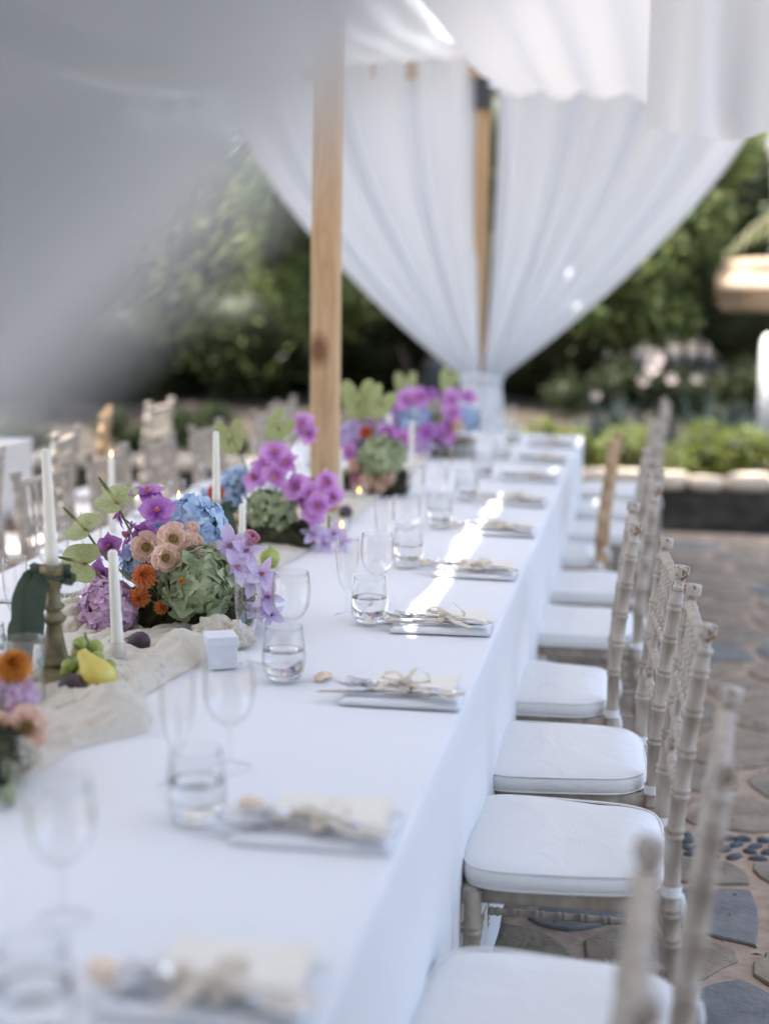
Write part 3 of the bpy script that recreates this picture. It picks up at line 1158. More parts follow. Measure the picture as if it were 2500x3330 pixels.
def tablecloth(label, x0, x1, y0, y1, z, seed, drop0=True, drop1=True, floor=.028):
    """flat top with a rounded edge and a drop to the floor along both sides and, where asked, the ends"""
    cx_, cy_ = (x0 + x1) / 2, (y0 + y1) / 2
    hx_, hy_ = (x1 - x0) / 2, (y1 - y0) / 2
    ins = .014
    ax, ay0, ay1 = hx_ - ins, -hy_ + (ins if drop0 else 0), hy_ - (ins if drop1 else 0)
    nx_ = 26
    ny_ = int((ay1 - ay0) / .035)
    mb = MB()

    def tz(x, y):
        return z + .0014 * noise.noise(Vector((x * 5, y * 4, seed)))
    mb.grid(nx_, ny_, lambda u, v_: (-ax + 2 * ax * u, ay0 + (ay1 - ay0) * v_, tz(-ax + 2 * ax * u, ay0 + (ay1 - ay0) * v_)))
    W = nx_ + 1
    edge = []          # boundary vertex ids with outward normals, counter-clockwise
    q2 = math.sqrt(.5)
    right_e = [(j * W + nx_, 1, 0) for j in range(ny_ + 1)]
    top_e = [(ny_ * W + i, 0, 1) for i in range(nx_, -1, -1)]
    left_e = [(j * W, -1, 0) for j in range(ny_, -1, -1)]
    bot_e = [(i, 0, -1) for i in range(nx_ + 1)]

    def merge(a_, b_):
        return a_[:-1] + [(a_[-1][0], (a_[-1][1] + b_[0][1]), (a_[-1][2] + b_[0][2]))] + b_[1:]
    if drop0 and drop1:
        ch = merge(merge(merge(right_e, top_e), left_e), bot_e)
        ch[0] = (ch[0][0], 1, -1)
        ch = ch[:-1]
        chains = [(ch, True)]
    elif drop1:
        chains = [(merge(merge(right_e, top_e), left_e), False)]
    elif drop0:
        chains = [(merge(merge(left_e, bot_e), right_e), False)]
    else:
        chains = [(right_e, False), (left_e, False)]
    H = z - floor
    for ch, closed in chains:
        prev = [c[0] for c in ch]
        n = len(ch)
        steps = [(.006, -.0006), (.0105, -.0028), (.0132, -.0064), (.0142, -.012)] + [(None, q / 14) for q in range(1, 15)]
        for (o_, dz) in steps:
            cur = []
            for (vid, nx, ny) in ch:
                p = mb.v[vid]
                if o_ is not None:
                    we = .0022 * noise.noise(Vector((p[1] * 3 + p[0], seed, 8)))
                    cur.append((p[0] + nx * (o_ + we), p[1] + ny * (o_ + we), p[2] + dz))
                else:
                    t_ = dz
                    sarc = p[1] + p[0] * 1.7
                    wv = noise.noise(Vector((sarc * 2.4 + seed, seed, t_ * .6))) + .55 * noise.noise(Vector((sarc * 6.5 + seed, seed * 2, t_ * .4)))
                    f_ = .030 * wv * t_ ** .6 * (.35 + .65 * t_)
                    of = .0142 + .0022 * noise.noise(Vector((p[1] * 3 + p[0], seed, 8))) + .006 * t_ + f_
                    cur.append((p[0] + nx * of, p[1] + ny * of, z - .012 - (H - .012) * t_))
            o0 = len(mb.v)
            mb.v.extend(cur)
            ids = list(range(o0, o0 + n))
            for k in range(n if closed else n - 1):
                k2 = (k + 1) % n
                mb.f.append((prev[k], ids[k], ids[k2], prev[k2]))
            prev = ids
    mb.v = [(a_ + cx_, b_ + cy_, c_) for (a_, b_, c_) in mb.v]
    return tag(mb.build('tablecloth', 'table_linen'), label, 'tablecloth')


TOP = 0.752
table('banquet_table', 'long banquet table under white cloths running to the far curtain', TX0, TX1, 0.62, 7.53)
tablecloth('white cloth on the far stretch of the long banquet table', TX0, TX1, 2.42, 7.53, TOP - .0035, 3.0, drop0=False)
tablecloth('white cloth over the near end of the long banquet table', TX0, TX1, 0.62, 2.475, TOP, 9.0, drop1=False)
table('banquet_table', 'second banquet table under white cloth at far left', -4.35, -2.98, 3.2, 6.6)
tablecloth('white cloth on the second banquet table at far left', -4.35, -2.98, 3.2, 6.6, TOP, 5.0)

# ---- crumpled gauze runner
RE = [(0.7, -.93), (1.6, -.93), (2.13, -.905), (2.25, -.815), (2.33, -.835), (2.45, -.90), (2.67, -.868), (2.95, -.858), (3.2, -.88), (3.72, -.955), (4.28, -.93), (5.93, -.93), (7.3, -.92)]


def lerp_tab(t, x):
    for (a, b), (c, d) in zip(t, t[1:]):
        if x <= c:
            return b + (d - b) * max(0, (x - a)) / (c - a)
    return t[-1][1]


def runner_fn(u, v_):
    y = 0.75 + 6.4 * v_
    xr = lerp_tab(RE, y) + .012 * noise.noise(Vector((y * 6, 1, 0)))
    xl = -1.20 + .05 * noise.noise(Vector((y * 3, 5, 0)))
    x = xl + (xr - xl) * u
    wx = x + .05 * noise.noise(Vector((x * 5, y * 4, 7)))
    wy = y + .06 * noise.noise(Vector((x * 4, y * 5, 2)))
    rg = max(0, 1 - abs(noise.noise(Vector((wx * 10 + wy * 3, wy * 4.5 - wx * 4, 4)))) * 3.2)
    rg2 = max(0, 1 - abs(noise.noise(Vector((wx * 20 - wy * 9, wy * 13, 9)))) * 2.6)
    rg3 = noise.noise(Vector((wx * 60 + wy * 20, wy * 44, 5)))
    heap = 0
    for (hx_, hy_, hr, hh) in ((-.88, 2.86, .05, .016), (-.94, 2.72, .08, .016), (-.88, 2.66, .07, .016), (-.90, 2.32, .09, .020), (-1.22, 2.92, .06, .03), (-1.18, 2.68, .06, .016), (-.97, 2.56, .07, .012), (-.88, 2.24, .06, .02)):
        d2 = ((x - hx_) ** 2 + (y - hy_) ** 2) / hr ** 2
        heap += hh * math.exp(-d2)
    ed = sm(0, .07, u) * sm(0, .07, 1 - u)
    amp = .55 + .45 * sm(3.6, 3.0, y) if y > 3 else 1.0
    z = TOP + .0035 + ed * (.004 + amp * (rg * .016 + rg2 * .012 + .005 * rg3) + heap * (.7 + .6 * rg + .3 * rg2))
    return (x + (.012 * rg2 + .012 * rg) * ed * math.sin(y * 9), y + .012 * rg * ed, z)


mb = MB()
mb.grid(70, 900, runner_fn)
tag(mb.build('table_runner', 'gauze'), 'crumpled cream gauze runner along the table centre', 'table runner')
# an upright crumple of the gauze beside the main arrangement
mb = MB()


def crumple(u, v_, k=0.0):
    a = 2 * math.pi * u
    t_ = math.pi * (v_ - .5)
    d = Vector((math.cos(a) * math.cos(t_), math.sin(a) * math.cos(t_), math.sin(t_)))
    rg = 1 - abs(noise.noise(d * 1.5 + Vector((k, 2, 0)))) * 2.4
    rg2 = 1 - abs(noise.noise(d * 3.4 + Vector((k, 0, 5)))) * 2
    rr_ = .030 * (.80 + .42 * rg + .13 * rg2)
    return (d.x * rr_ * 1.35 + k * .012, d.y * rr_, max(-.01, d.z * rr_ * 1.05 + .014))


mb.grid(56, 30, crumple)
mb.grid(56, 30, lambda u, v_: tuple(Vector(crumple(u, v_, 4.0)) * .85 + Vector((.012, -.008, 0))))
o = mb.build('gauze_bunch', 'gauze')
o.location = (-.885, 2.865, TOP + .012)
tag(o, 'bunched cream gauze knot in front of the green hydrangea', 'gauze')
o = link('gauze_bunch', o.data, None, (-1.235, 2.915, TOP + .008))
o.scale = (1.3, 1.2, 1.15)
o.rotation_euler = (0, 0, 2.0)
tag(o, 'bunched cream gauze fold left of the mauve hydrangea', 'gauze')

# ================================================================== CHAIRS
RINGS = [.06, .14, .22, .30, .36, .52, .60, .68, .76, .835]


def ring_profile(z0, z1, rings, r_, amp=.0032):
    zs = [(z0, r_)]
    for zc in rings:
        if z0 + .012 < zc < z1 - .012:
            for dz, a in ((-.011, 0), (-.0085, amp), (-.005, amp), (-.002, amp * .15), (.002, amp * .15), (.005, amp), (.0085, amp), (.011, 0)):
                zs.append((zc + dz, r_ + a))
    zs.append((z1, r_))
    return zs


def bx(z):
    return .19 + .045 * max(0, (z - .45) / .47) ** 1.15 + .03 * max(0, (.45 - z) / .45)


def bamboo(mb, p0, p1, r_, step=.045, amp=.0022, n=8):
    p0, p1 = Vector(p0), Vector(p1)
    L = (p1 - p0).length
    k = max(1, int(L / step))
    rings = [L * (i + .5) / k for i in range(k)]
    pr = ring_profile(0, L, rings, r_, amp)
    mb.tube([p0 + (p1 - p0) * (a / L) for a, _ in pr], [b for _, b in pr], n)


def make_chair(var=0):
    t = thing('banquet_chair', 'x', 'chair')
    for s in (-1, 1):
        y = .178 * s
        mb = MB()
        pr = ring_profile(0, .872, RINGS, .0155)
        mb.tube([(bx(z), y, z) for z, _ in pr], [a * (.85 + .15 * min(1, z / .3)) for z, a in pr], 12)
        po = mb.build('back_post', 'chair_paint', t)
        mb = MB()
        zz = [(.872, .0155), (.8745, .0185), (.881, .0185), (.884, .0135), (.892, .0118), (.901, .0135), (.904, .0175), (.907, .0185), (.925, .0185), (.9275, .0172)]
        mb.tube([(bx(z), y, z) for z, _ in zz], [a for _, a in zz], 14)
        mb.build('finial', 'chair_worn', po)
        mb = MB()
        pr = ring_profile(0, .380, [.06, .14, .22, .30], .0165)
        mb.tube([(-.175 - .01 * (1 - z / .380), .185 * s, z) for z, _ in pr], [a * (.8 + .2 * min(1, z / .3)) for z, a in pr], 10)
        mb.build('front_leg', 'chair_paint', t)
        # side stretchers
        for zc in (.165, .245):
            mb = MB()
            bamboo(mb, (-.178, .185 * s, zc), (bx(zc), y, zc), .0085)
            mb.build('stretcher', 'chair_paint', t)
        # curved bracket under the seat rail
        mb = MB()
        mb.tube([(bx(.29), y, .290), (.17, y + .002 * s, .327), (.13, .181 * s, .353)], [.007, .0075, .007], 8)
        mb.build('bracket', 'chair_paint', t)
    for zc in (.885, .735, .660, .585):
        mb = MB()
        bamboo(mb, (bx(zc), -.172, zc), (bx(zc), .172, zc), .0105 if zc > .8 else .0092, .032, .0022, 10)
        mb.build('back_rail', 'chair_paint', t)
    for k in range(7):
        y = -.132 + .264 * k / 6
        mb = MB()
        bamboo(mb, (bx(.735), y, .740), (bx(.885), y, .880), .0062, .038, .002, 8)
        mb.build('spindle', 'chair_paint', t)
    for y in (-.128, -.092, .092, .128):
        mb = MB()
        bamboo(mb, (bx(.585), y, .588), (bx(.735), y, .732), .0066, .037, .0022, 8)
        mb.build('spindle', 'chair_paint', t)
    for xx, zc in ((-.178, .205), (bx(.205), .205)):
        mb = MB()
        bamboo(mb, (xx, -.18, zc), (xx, .18, zc), .0085)
        mb.build('stretcher', 'chair_paint', t)
    mb = MB()
    for s in (-1, 1):
        mb.bbox(-.19, .192, .168 * s - .012, .168 * s + .012, .350, .387, .004)
    mb.bbox(-.196, -.166, -.195, .195, .3495, .3875, .004)
    mb.bbox(.168, .196, -.17, .17, .3495, .3875, .004)
    mb.bbox(-.165, .167, -.155, .155, .372, .385, .002)
    mb.build('seat_frame', 'chair_paint', t)
    # cushion: rounded trapezoid, domed, with piping
    mb = MB()
    n = 64

    def outline(k, sc_, puff=0):
        a = 2 * math.pi * k / n
        c, s = math.cos(a), math.sin(a)
        e = .42
        x = math.copysign(abs(c) ** e, c) * .200
        y = math.copysign(abs(s) ** e, s) * (.206 - .012 * (x / .2))
        wob = 1 + .022 * noise.noise(Vector((c * 2, s * 2, 3 + var)))
        return x * sc_ * wob, y * sc_ * wob
    prof = [(.90, .3885), (.955, .3885), (.985, .395), (1.0, .406), (1.0, .416), (.985, .426), (.955, .4320), (.85, .4385), (.62, .4445), (.33, .4470), (.04, .4475)]
    vs, fs = [], []
    for (s_, z) in prof:
        for k in range(n):
            x, y = outline(k, s_)
            dz = 0
            if z > .42:
                dz = .008 * noise.noise(Vector((x * 6, y * 6, var * 3.7))) + .003 * noise.noise(Vector((x * 17, y * 17, var)))
            vs.append((x - .008, y, z + dz))
    for i in range(len(prof) - 1):
        for k in range(n):
            fs.append((i * n + k, i * n + (k + 1) % n, (i + 1) * n + (k + 1) % n, (i + 1) * n + k))
    fs.append(tuple((len(prof) - 1) * n + k for k in range(n)))
    fs.append(tuple(range(n - 1, -1, -1)))
    mb.add(vs, fs)
    cu = mb.build('seat_cushion', 'cushion_linen', t)
    for (s_, zc) in ((.983, .4284), (.975, .3915)):
        mb = MB()
        pts = []
        for k in range(n + 1):
            x, y = outline(k % n, s_)
            pts.append((x - .008, y, zc))
        mb.tube(pts, .0026, 6, cap=False)
        mb.build('piping', 'cushion_linen', cu)
    for s in (-1, 1):
        mb = MB()
        pts = [(bx(.385) + .019 * math.cos(a), .178 * s + .019 * math.sin(a), .405) for a in np.linspace(0, 6.28, 15)]
        vs, fs = [], []
        for (a, b, c) in pts:
            vs += [(a, b, c - .011), (a, b, c + .011)]
        for i in range(14):
            fs.append((2 * i, 2 * i + 2, 2 * i + 3, 2 * i + 1))
        mb.add(vs, fs)
        mb.tube([(bx(.385) + .017, .178 * s, .398), (bx(.385) + .021, .178 * s - .006, .373), (bx(.385) + .018, .178 * s - .008, .345)], [.006, .008, .007], 6, flat=.35)
        mb.build('tie_strap', 'cushion_linen', t)
    return t


protos = [None]
chairs_R = [  # y centre, x of the top of the back, yaw
    (1.345, .025, -.02), (2.005, .135, -.08), (2.745, .122, .04), (3.285, .082, .08), (3.86, -.012, .02), (4.62, .056, -.03),
    (5.26, .025, .04), (5.92, -.105, -.05), (6.50, .055, .03), (7.15, .095, -.02), (7.85, .12, .05)]
clab = ['nearest whitewashed chair, strongly blurred, its back post rising from the bottom edge',
        'second nearest whitewashed chair on the right, its white cushion cut by the bottom edge',
        'third nearest whitewashed chair on the right, large white cushion strapped to its post',
        'sharp whitewashed chair with worn brown finials, fourth from the front on the right',
        'whitewashed chair pushed in close to the table, fifth from the front on the right',
        'sixth whitewashed chair from the front on the right side of the table',
        'seventh whitewashed chair from the front on the right side of the table',
        'brown bare wood chair pushed far in on the right side of the table',
        'ninth whitewashed chair from the front on the right, half behind the brown chair',
        'tenth whitewashed chair from the front on the right, near the table end',
        'farthest whitewashed chair on the right beside the far table corner']


def to_material(root, swap):
    for ch in root.children:
        for o in [ch] + list(ch.children):
            for sl_ in o.material_slots:
                if sl_.material.name in swap:
                    mt = MAT[swap[sl_.material.name]]
                    sl_.link = 'OBJECT'
                    sl_.material = mt


for i, (yc, xt, yaw) in enumerate(chairs_R):
    c = make_chair(i) if i < 5 else copy_tree(protos[i % 5])
    if i < 5:
        protos.append(c) if i else protos.__setitem__(0, c)
    c.scale = (1, 1, .978)
    c.location = (xt - .235, yc, .0135)
    c.rotation_euler = (0, 0, yaw)
    tag(c, clab[i], 'chair', 'chairs along the right side of the long table')
    if i == 7:
        to_material(c, {'chair_paint': 'chair_wood', 'chair_worn': 'chair_wood'})
for i, (yc, xt) in enumerate([(3.88, -1.95), (4.42, -1.97), (4.98, -1.95), (5.47, -1.92), (6.02, -1.90), (6.85, -1.86), (7.45, -1.9)]):
    c = copy_tree(protos[i % 5])
    c.location = (xt + .235, yc, .004)
    c.rotation_euler = (0, 0, math.pi + [.05, -.05, .0, .03, -.04, .0, 0][i])
    tag(c, ORD[i] + ' blurred pale chair facing us across the long table, left side', 'chair', 'chairs along the left side of the long table')
for i, (yc, xt) in enumerate([(4.15, -2.45), (4.85, -2.40), (5.55, -2.36), (6.42, -2.53), (7.1, -2.48)]):
    c = copy_tree(protos[i % 5])
    c.location = (xt - .235, yc, .004)
    c.rotation_euler = (0, 0, [.1, -.1, .15, .3, 0][i])
    tag(c, ORD[i] + ' pale chair with its back to us at the second table', 'chair', 'chairs at the second table')
    if i == 3:
        to_material(c, {'chair_paint': 'chair_wood', 'chair_worn': 'chair_wood'})

# ================================================================== TABLEWARE
def glass_parts(kind):
    if kind == 'flute':
        prof = [(.0305, 0.0005), (.031, .0015), (.022, .0030), (.010, .0055), (.0045, .011), (.0036, .022), (.0036, .046), (.0050, .054), (.0105, .064), (.0170, .078), (.0225, .098),
                (.0258, .122), (.0270, .145), (.0268, .168), (.0262, .186), (.0253, .1862), (.0256, .168), (.0259, .145), (.0247, .122), (.0213, .099), (.0158, .080), (.0095, .067), (.0005, .062)]
        return prof
    if kind == 'goblet':
        return [(.0335, .0005), (.034, .0015), (.024, .0032), (.011, .006), (.0050, .012), (.0040, .025), (.0040, .058), (.0060, .068), (.0150, .074), (.0270, .084), (.0360, .100), (.0405, .120), (.0408, .138),
                (.0390, .158), (.0362, .176), (.0352, .1762), (.0380, .158), (.0397, .138), (.0394, .120), (.0349, .101), (.0258, .086), (.0138, .0765), (.0005, .073)]
    return [(.0270, .0005), (.0300, .0010), (.0335, .006), (.0400, .018), (.0430, .033), (.0432, .048), (.0412, .070), (.0382, .092), (.0362, .108), (.0352, .1082), (.0371, .092), (.0400, .070), (.0419, .048),
            (.0416, .034), (.0384, .020), (.0300, .012), (.0005, .0105)]


GM = {}
for kd in ('flute', 'goblet', 'tumbler'):
    mb = MB()
    mb.lathe(glass_parts(kd), 40)
    GM[kd] = mb.mesh('bowl', 'thin_glass')
mb = MB()
mb.lathe([(.0004, .0112), (.0295, .0128), (.0375, .0205), (.0408, .034), (.0411, .048), (.0402, .058), (.0399, .0597), (.0385, .0588), (.0004, .0588)], 40)
GM['water'] = mb.mesh('water', 'water_clear')
mb = MB()
mb.lathe([(.0004, .0012), (.0262, .0014), (.0300, .0035), (.0335, .009), (.0300, .0102), (.0004, .0095)], 28)
GM['base'] = mb.mesh('thick_base', 'solid_glass')


def glass(kind, x, y, label, group, water=True):
    nm = {'flute': 'champagne_flute', 'goblet': 'wine_glass', 'tumbler': 'water_tumbler'}[kind]
    t = thing(nm, label, 'glass', (x, y, TOP + .0008), rng.uniform(0, 6), group)
    link('bowl', GM[kind], t)
    if kind == 'tumbler':
        link('thick_base', GM['base'], t)
        if water:
            link('water', GM['water'], t)
    return t


WHERE = ['at the setting cut by the bottom edge', 'at the second setting from the front', 'at the third setting from the front',
         'at the sharp setting in focus', 'at the fifth setting from the front', 'at the sixth setting from the front', 'at the seventh setting from the front',
         'at the eighth setting from the front', 'at the ninth setting from the front', 'at the tenth setting from the front']
# (napkin y, flute xy, goblet xy, tumbler xy)
ST = [(1.36, None, (-.668, 1.535), (-.585, 1.262)),
      (1.845, (-.680, 2.005), (-.628, 2.107), (-.610, 1.880)),
      (2.53, (-.768, 2.709), (-.706, 2.822), (-.672, 2.628)),
      (3.10, (-.664, 3.190), (-.618, 3.325), (-.600, 3.135)),
      (3.73, (-.70, 3.86), (-.655, 3.97), (-.622, 3.81)),
      (4.40, (-.72, 4.52), (-.67, 4.64), (-.63, 4.47)),
      (5.02, (-.71, 5.14), (-.66, 5.26), (-.62, 5.09)),
      (5.65, (-.72, 5.77), (-.67, 5.89), (-.63, 5.72)),
      (6.28, (-.71, 6.40), (-.66, 6.52), (-.62, 6.35)),
      (6.92, (-.72, 7.04), (-.67, 7.16), (-.63, 6.99))]
for i, (ny_, fl, go, tu) in enumerate(ST):
    sd = ', right side'
    if fl:
        glass('flute', *fl, 'slim clear champagne flute ' + WHERE[i] + sd, 'champagne flutes on the right')
    if go:
        glass('goblet', *go, 'clear stemmed wine glass ' + WHERE[i] + sd, 'wine glasses on the right')
    glass('tumbler', *tu, 'stemless tumbler half full of water ' + WHERE[i] + sd, 'water tumblers on the right')
# left side
LW = ['nearest', 'second nearest', 'third nearest', 'fourth nearest', 'fifth nearest', 'sixth nearest', 'seventh nearest']
for i, yy in enumerate((2.55, 3.2, 3.85, 4.5, 5.15, 5.8, 6.45)):
    glass('flute', [-1.30, -1.37, -1.36, -1.36, -1.37, -1.36, -1.36][i], yy + .18 + (.05 if i == 0 else 0), 'clear flute at the ' + LW[i] + ' setting on the left side', 'champagne flutes on the left')
    glass('goblet', -1.42, yy + .05, 'clear wine glass at the ' + LW[i] + ' setting on the left side', 'wine glasses on the left')
    glass('tumbler', -1.34 if i else -1.24, yy - .04, 'water tumbler at the ' + LW[i] + ' setting on the left side', 'water tumblers on the left')
glass('tumbler', -1.205, 2.44, 'water tumbler at the left edge beside the tall candlestick', 'water tumblers on the left')

# ---- napkin, menu card, tied cutlery
def soft_slab(w_, d_, h, seed, nu=26, nv=14):
    """folded linen: closed soft slab"""
    def top(u, v_):
        x, y = (u - .5) * w_, (v_ - .5) * d_
        e = min(u, 1 - u) * w_
        f = min(v_, 1 - v_) * d_
        k = sm(0, h * .9, e) * sm(0, h * .9, f)
        return (x + .002 * noise.noise(Vector((y * 20, seed, 0))), y + .0025 * noise.noise(Vector((x * 14, seed, 1))), h * (.35 + .65 * k) + .0016 * noise.noise(Vector((x * 25, y * 25, seed))))
    mb = MB()
    mb.grid(nu, nv, top)
    n = nu + 1
    # skirt
    edge = [i for i in range(n)] + [j * n + nu for j in range(1, nv + 1)] + [nv * n + i for i in range(nu - 1, -1, -1)] + [j * n for j in range(nv - 1, 0, -1)]
    o = len(mb.v)
    for e in edge:
        p = mb.v[e]
        mb.v.append((p[0] * .992, p[1] * .985, 0))
    m_ = len(edge)
    for k in range(m_):
        mb.f.append((edge[k], edge[(k + 1) % m_], o + (k + 1) % m_, o + k)[::-1])
    return mb


nap_meshes = [soft_slab(.225, .135, .009, k).mesh('napkin', 'napkin_linen') for k in (1, 2, 3)]
mb = MB()
mb.grid(10, 6, lambda u, v_: ((u - .5) * .165, (v_ - .5) * .115, .0022 + .004 * (2 * u - 1) ** 2 * v_))
mb.grid(10, 6, lambda u, v_: ((.5 - u) * .165, (v_ - .5) * .115, .0010 + .004 * (2 * u - 1) ** 2 * v_))
card_mesh = mb.mesh('menu_card', 'card_paper')


def fork_mesh():
    mb = MB()
    # handle right (+x), tines left
    pts = [(.100, 0, .004), (.085, 0, .005), (.05, 0, .006), (.01, 0, .0075), (-.025, 0, .010), (-.040, 0, .0085)]
    mb.tube(pts, [.0045, .0065, .0048, .0032, .0030, .0050], 10, flat=.38)
    mb.grid(6, 8, lambda u, v_: (-.038 - .022 * v_, (u - .5) * (.010 + .0135 * sm(0, .7, v_)), .0085 - .0045 * math.sin(math.pi * v_ * .7) + .002 * (2 * u - 1) ** 2))
    for k in range(4):
        y = -.0092 + k * .00613
        mb.tube([(-.058, y, .0049), (-.072, y, .0045), (-.088, y * .97, .0075), (-.100, y * .95, .0125)], [.0019, .0018, .0016, .0009], 6)
    return mb.mesh('fork', 'steel')


def spoon_mesh():
    mb = MB()
    pts = [(-.100, 0, .004), (-.085, 0, .005), (-.05, 0, .006), (0, 0, .0075), (.035, 0, .010), (.052, 0, .008)]
    mb.tube(pts, [.0042, .006, .0045, .003, .0028, .0045], 10, flat=.38)
    mb.grid(10, 10, lambda u, v_: (.050 + .058 * v_, (u - .5) * 2 * .0185 * math.sqrt(max(0, 1 - (2 * v_ - 1.05) ** 2 / 1.15)), .0085 - .0075 * math.sin(math.pi * v_) * (1 - (2 * u - 1) ** 2 * .9)))
    return mb.mesh('spoon', 'steel')


def knife_mesh():
    mb = MB()
    mb.tube([(.112, 0, .0045), (.105, 0, .0045), (.07, 0, .0045), (.03, 0, .0042), (.012, 0, .004)], [.004, .0062, .0058, .0050, .0035], 10, flat=.6)
    mb.add([(.014, -.004, .0032), (.014, .004, .0032), (-.06, .0085, .0030), (-.098, .004, .0028), (-.108, -.006, .0028), (-.06, -.0075, .0030),
            (.014, -.004, .0050), (.014, .004, .0050), (-.06, .0085, .0044), (-.098, .004, .0036), (-.108, -.006, .0034), (-.06, -.0075, .0038)],
           [(0, 1, 2, 3, 4, 5)[::-1], (6, 7, 8, 9, 10, 11), (0, 1, 7, 6), (1, 2, 8, 7), (2, 3, 9, 8), (3, 4, 10, 9), (4, 5, 11, 10), (5, 0, 6, 11)])
    return mb.mesh('knife', 'steel', smooth=False)


FK, SP, KN = fork_mesh(), spoon_mesh(), knife_mesh()


def ribbon_strip(path, width, seed, nu=4, side=None, twist=1.1):
    mb = MB()
    n = len(path)
    P_ = [Vector(p) for p in path]

    def fn(u, v_):
        k = v_ * (n - 1)
        i = min(int(k), n - 2)
        p = P_[i].lerp(P_[i + 1], k - i)
        d = (P_[i + 1] - P_[i]).normalized()
        sd = d.cross(Vector((0, 0, 1)))
        if sd.length < .05:
            sd = Vector((0, 1, 0))
        if side is not None:
            sd = Vector(side) - d * d.dot(Vector(side))
        sd.normalize()
        tw = twist * noise.noise(Vector((v_ * 4, seed, 0)))
        sd = Quaternion(d, tw) @ sd
        return p + sd * (u - .5) * width * (1 + .3 * noise.noise(Vector((v_ * 6, seed, 3)))) + Vector((0, 0, .003 * noise.noise(Vector((u * 3, v_ * 9, seed)))))
    mb.grid(nu, (n - 1) * 4, fn)
    return mb


RBS = []
for k in range(4):
    s_ = 1 if k % 2 else -1
    q = 1 + .3 * k * .3
    mb = MB()
    # band round the bundle
    pts = [(0.0 + .003 * math.sin(a * 3), .026 * math.cos(a), .014 + .0125 * math.sin(a)) for a in np.linspace(0, 6.28, 14)]
    vs, fs = [], []
    for (a, b, c) in pts:
        vs += [(a - .010, b, c), (a + .010, b, c)]
    for i in range(13):
        fs.append((2 * i, 2 * i + 1, 2 * i + 3, 2 * i + 2))
    mb.add(vs, fs)
    mb.sphere((0, -.004, .030), .011, 10, 7, (1.1, 1.2, .8))
    mb.v = [tuple(Vector(p) + Vector((1, 1, 1)) * .0025 * noise.noise(Vector(p) * 160 + Vector((k, 0, 0)))) for p in mb.v]
    # loops and tails
    L1 = ribbon_strip([(0, 0, .031), (-.018, .006, .044), (-.036 * q, .012, .040), (-.040 * q, .012, .028), (-.02, .004, .026), (0, 0, .029)], .016, k + 1)
    L2 = ribbon_strip([(0, 0, .031), (.016, .010, .046 + .006 * k), (.030 * q, .020, .040), (.034 * q, .020, .026), (.014, .006, .024), (0, 0, .029)], .016, k + 5)
    L3 = ribbon_strip([(0, 0, .030), (.02, -.016, .026), (.045, -.026, .017), (.07 * q, -.034, .014), (.092, -.036, .012)], .021, k + 9)
    L4 = ribbon_strip([(0, 0, .030), (-.015, .012 * s_, .034), (-.028, .024 * s_, .030), (-.05, .030 * s_, .014)], .018, k + 13)
    for L_ in (L1, L2, L3, L4):
        mb.add(L_.v, L_.f)
    RBS.append(mb.mesh('ribbon_bow', 'lace'))
# favour: small ribbed scallop
mb = MB()
mb.grid(24, 8, lambda u, v_: ((.006 + .030 * v_) * math.sin((u - .5) * 2.4), (.006 + .030 * v_) * math.cos((u - .5) * 2.4) - .018,
                              .002 + .010 * math.sin(math.pi * (.15 + .8 * v_)) * (1 - (2 * u - 1) ** 2 * .6) + .0012 * math.sin(u * 24 * 2) * v_))
fav_mesh = mb.mesh('favour', 'favour_shell')

FAV = [(-.572, 1.420), (-.548, 1.952), (-.598, 2.655), (-.545, 3.165), (-.575, 3.86), (-.585, 4.53), (-.58, 5.15)]
for i, (ny_, fl, go, tu) in enumerate(ST):
    rs = random.Random(60 + i)
    nx_ = -.425 + rs.uniform(-.012, .004)
    yaw = [.0, .03, .05, .06, -.03, .07, -.05, .04, -.06, .03][i]
    o = link('napkin', nap_meshes[i % 3], None, (nx_, ny_ + .025, TOP + .0015))
    o.rotation_euler = (0, 0, yaw)
    tag(o, 'folded white linen napkin ' + WHERE[i] + ', right side', 'napkin', 'napkins on the right')
    o = link('menu_card', card_mesh, None, (nx_ + .012, ny_ + .078, TOP + .0135))
    o.rotation_euler = (.02, 0, yaw + rs.uniform(-.08, .12))
    tag(o, 'cream menu card on the napkin ' + WHERE[i], 'menu card', 'menu cards')
    t = thing('cutlery_bundle', 'steel cutlery tied with a lace ribbon bow ' + WHERE[i], 'cutlery', (nx_, ny_ + .008, TOP + .0142), yaw, 'tied cutlery bundles')
    link('knife', KN, t, (-.052, -.016, .0), Quaternion((0, 0, 1), rs.uniform(-.03, .05)))
    f1 = link('fork', FK, t, (-.010, .012, .006), Quaternion((0, 0, 1), -.16 + rs.uniform(-.06, .06)) @ Quaternion((1, 0, 0), .45))
    link('fork', FK, t, (-.030, -.006, .009), Quaternion((0, 0, 1), -.02 + rs.uniform(-.05, .05)) @ Quaternion((1, 0, 0), -.5))
    link('spoon', SP, t, (.012, -.012, .006), Quaternion((0, 0, 1), -.24 + rs.uniform(-.05, .05)))
    link('ribbon_bow', RBS[i % 4], t, (.008, -.002, .0005), Quaternion((0, 0, 1), rs.uniform(-.5, .5)), (rs.uniform(.9, 1.2), rs.uniform(.9, 1.3), rs.uniform(.6, .85)))
    if i < len(FAV):
        o = link('favour', fav_mesh, None, (*FAV[i], TOP + .001))
        o.rotation_euler = (0, 0, rs.uniform(-1.5, 1.5))
        tag(o, 'small cream and peach shell favour ' + WHERE[i], 'favour', 'small favours beside the glasses')
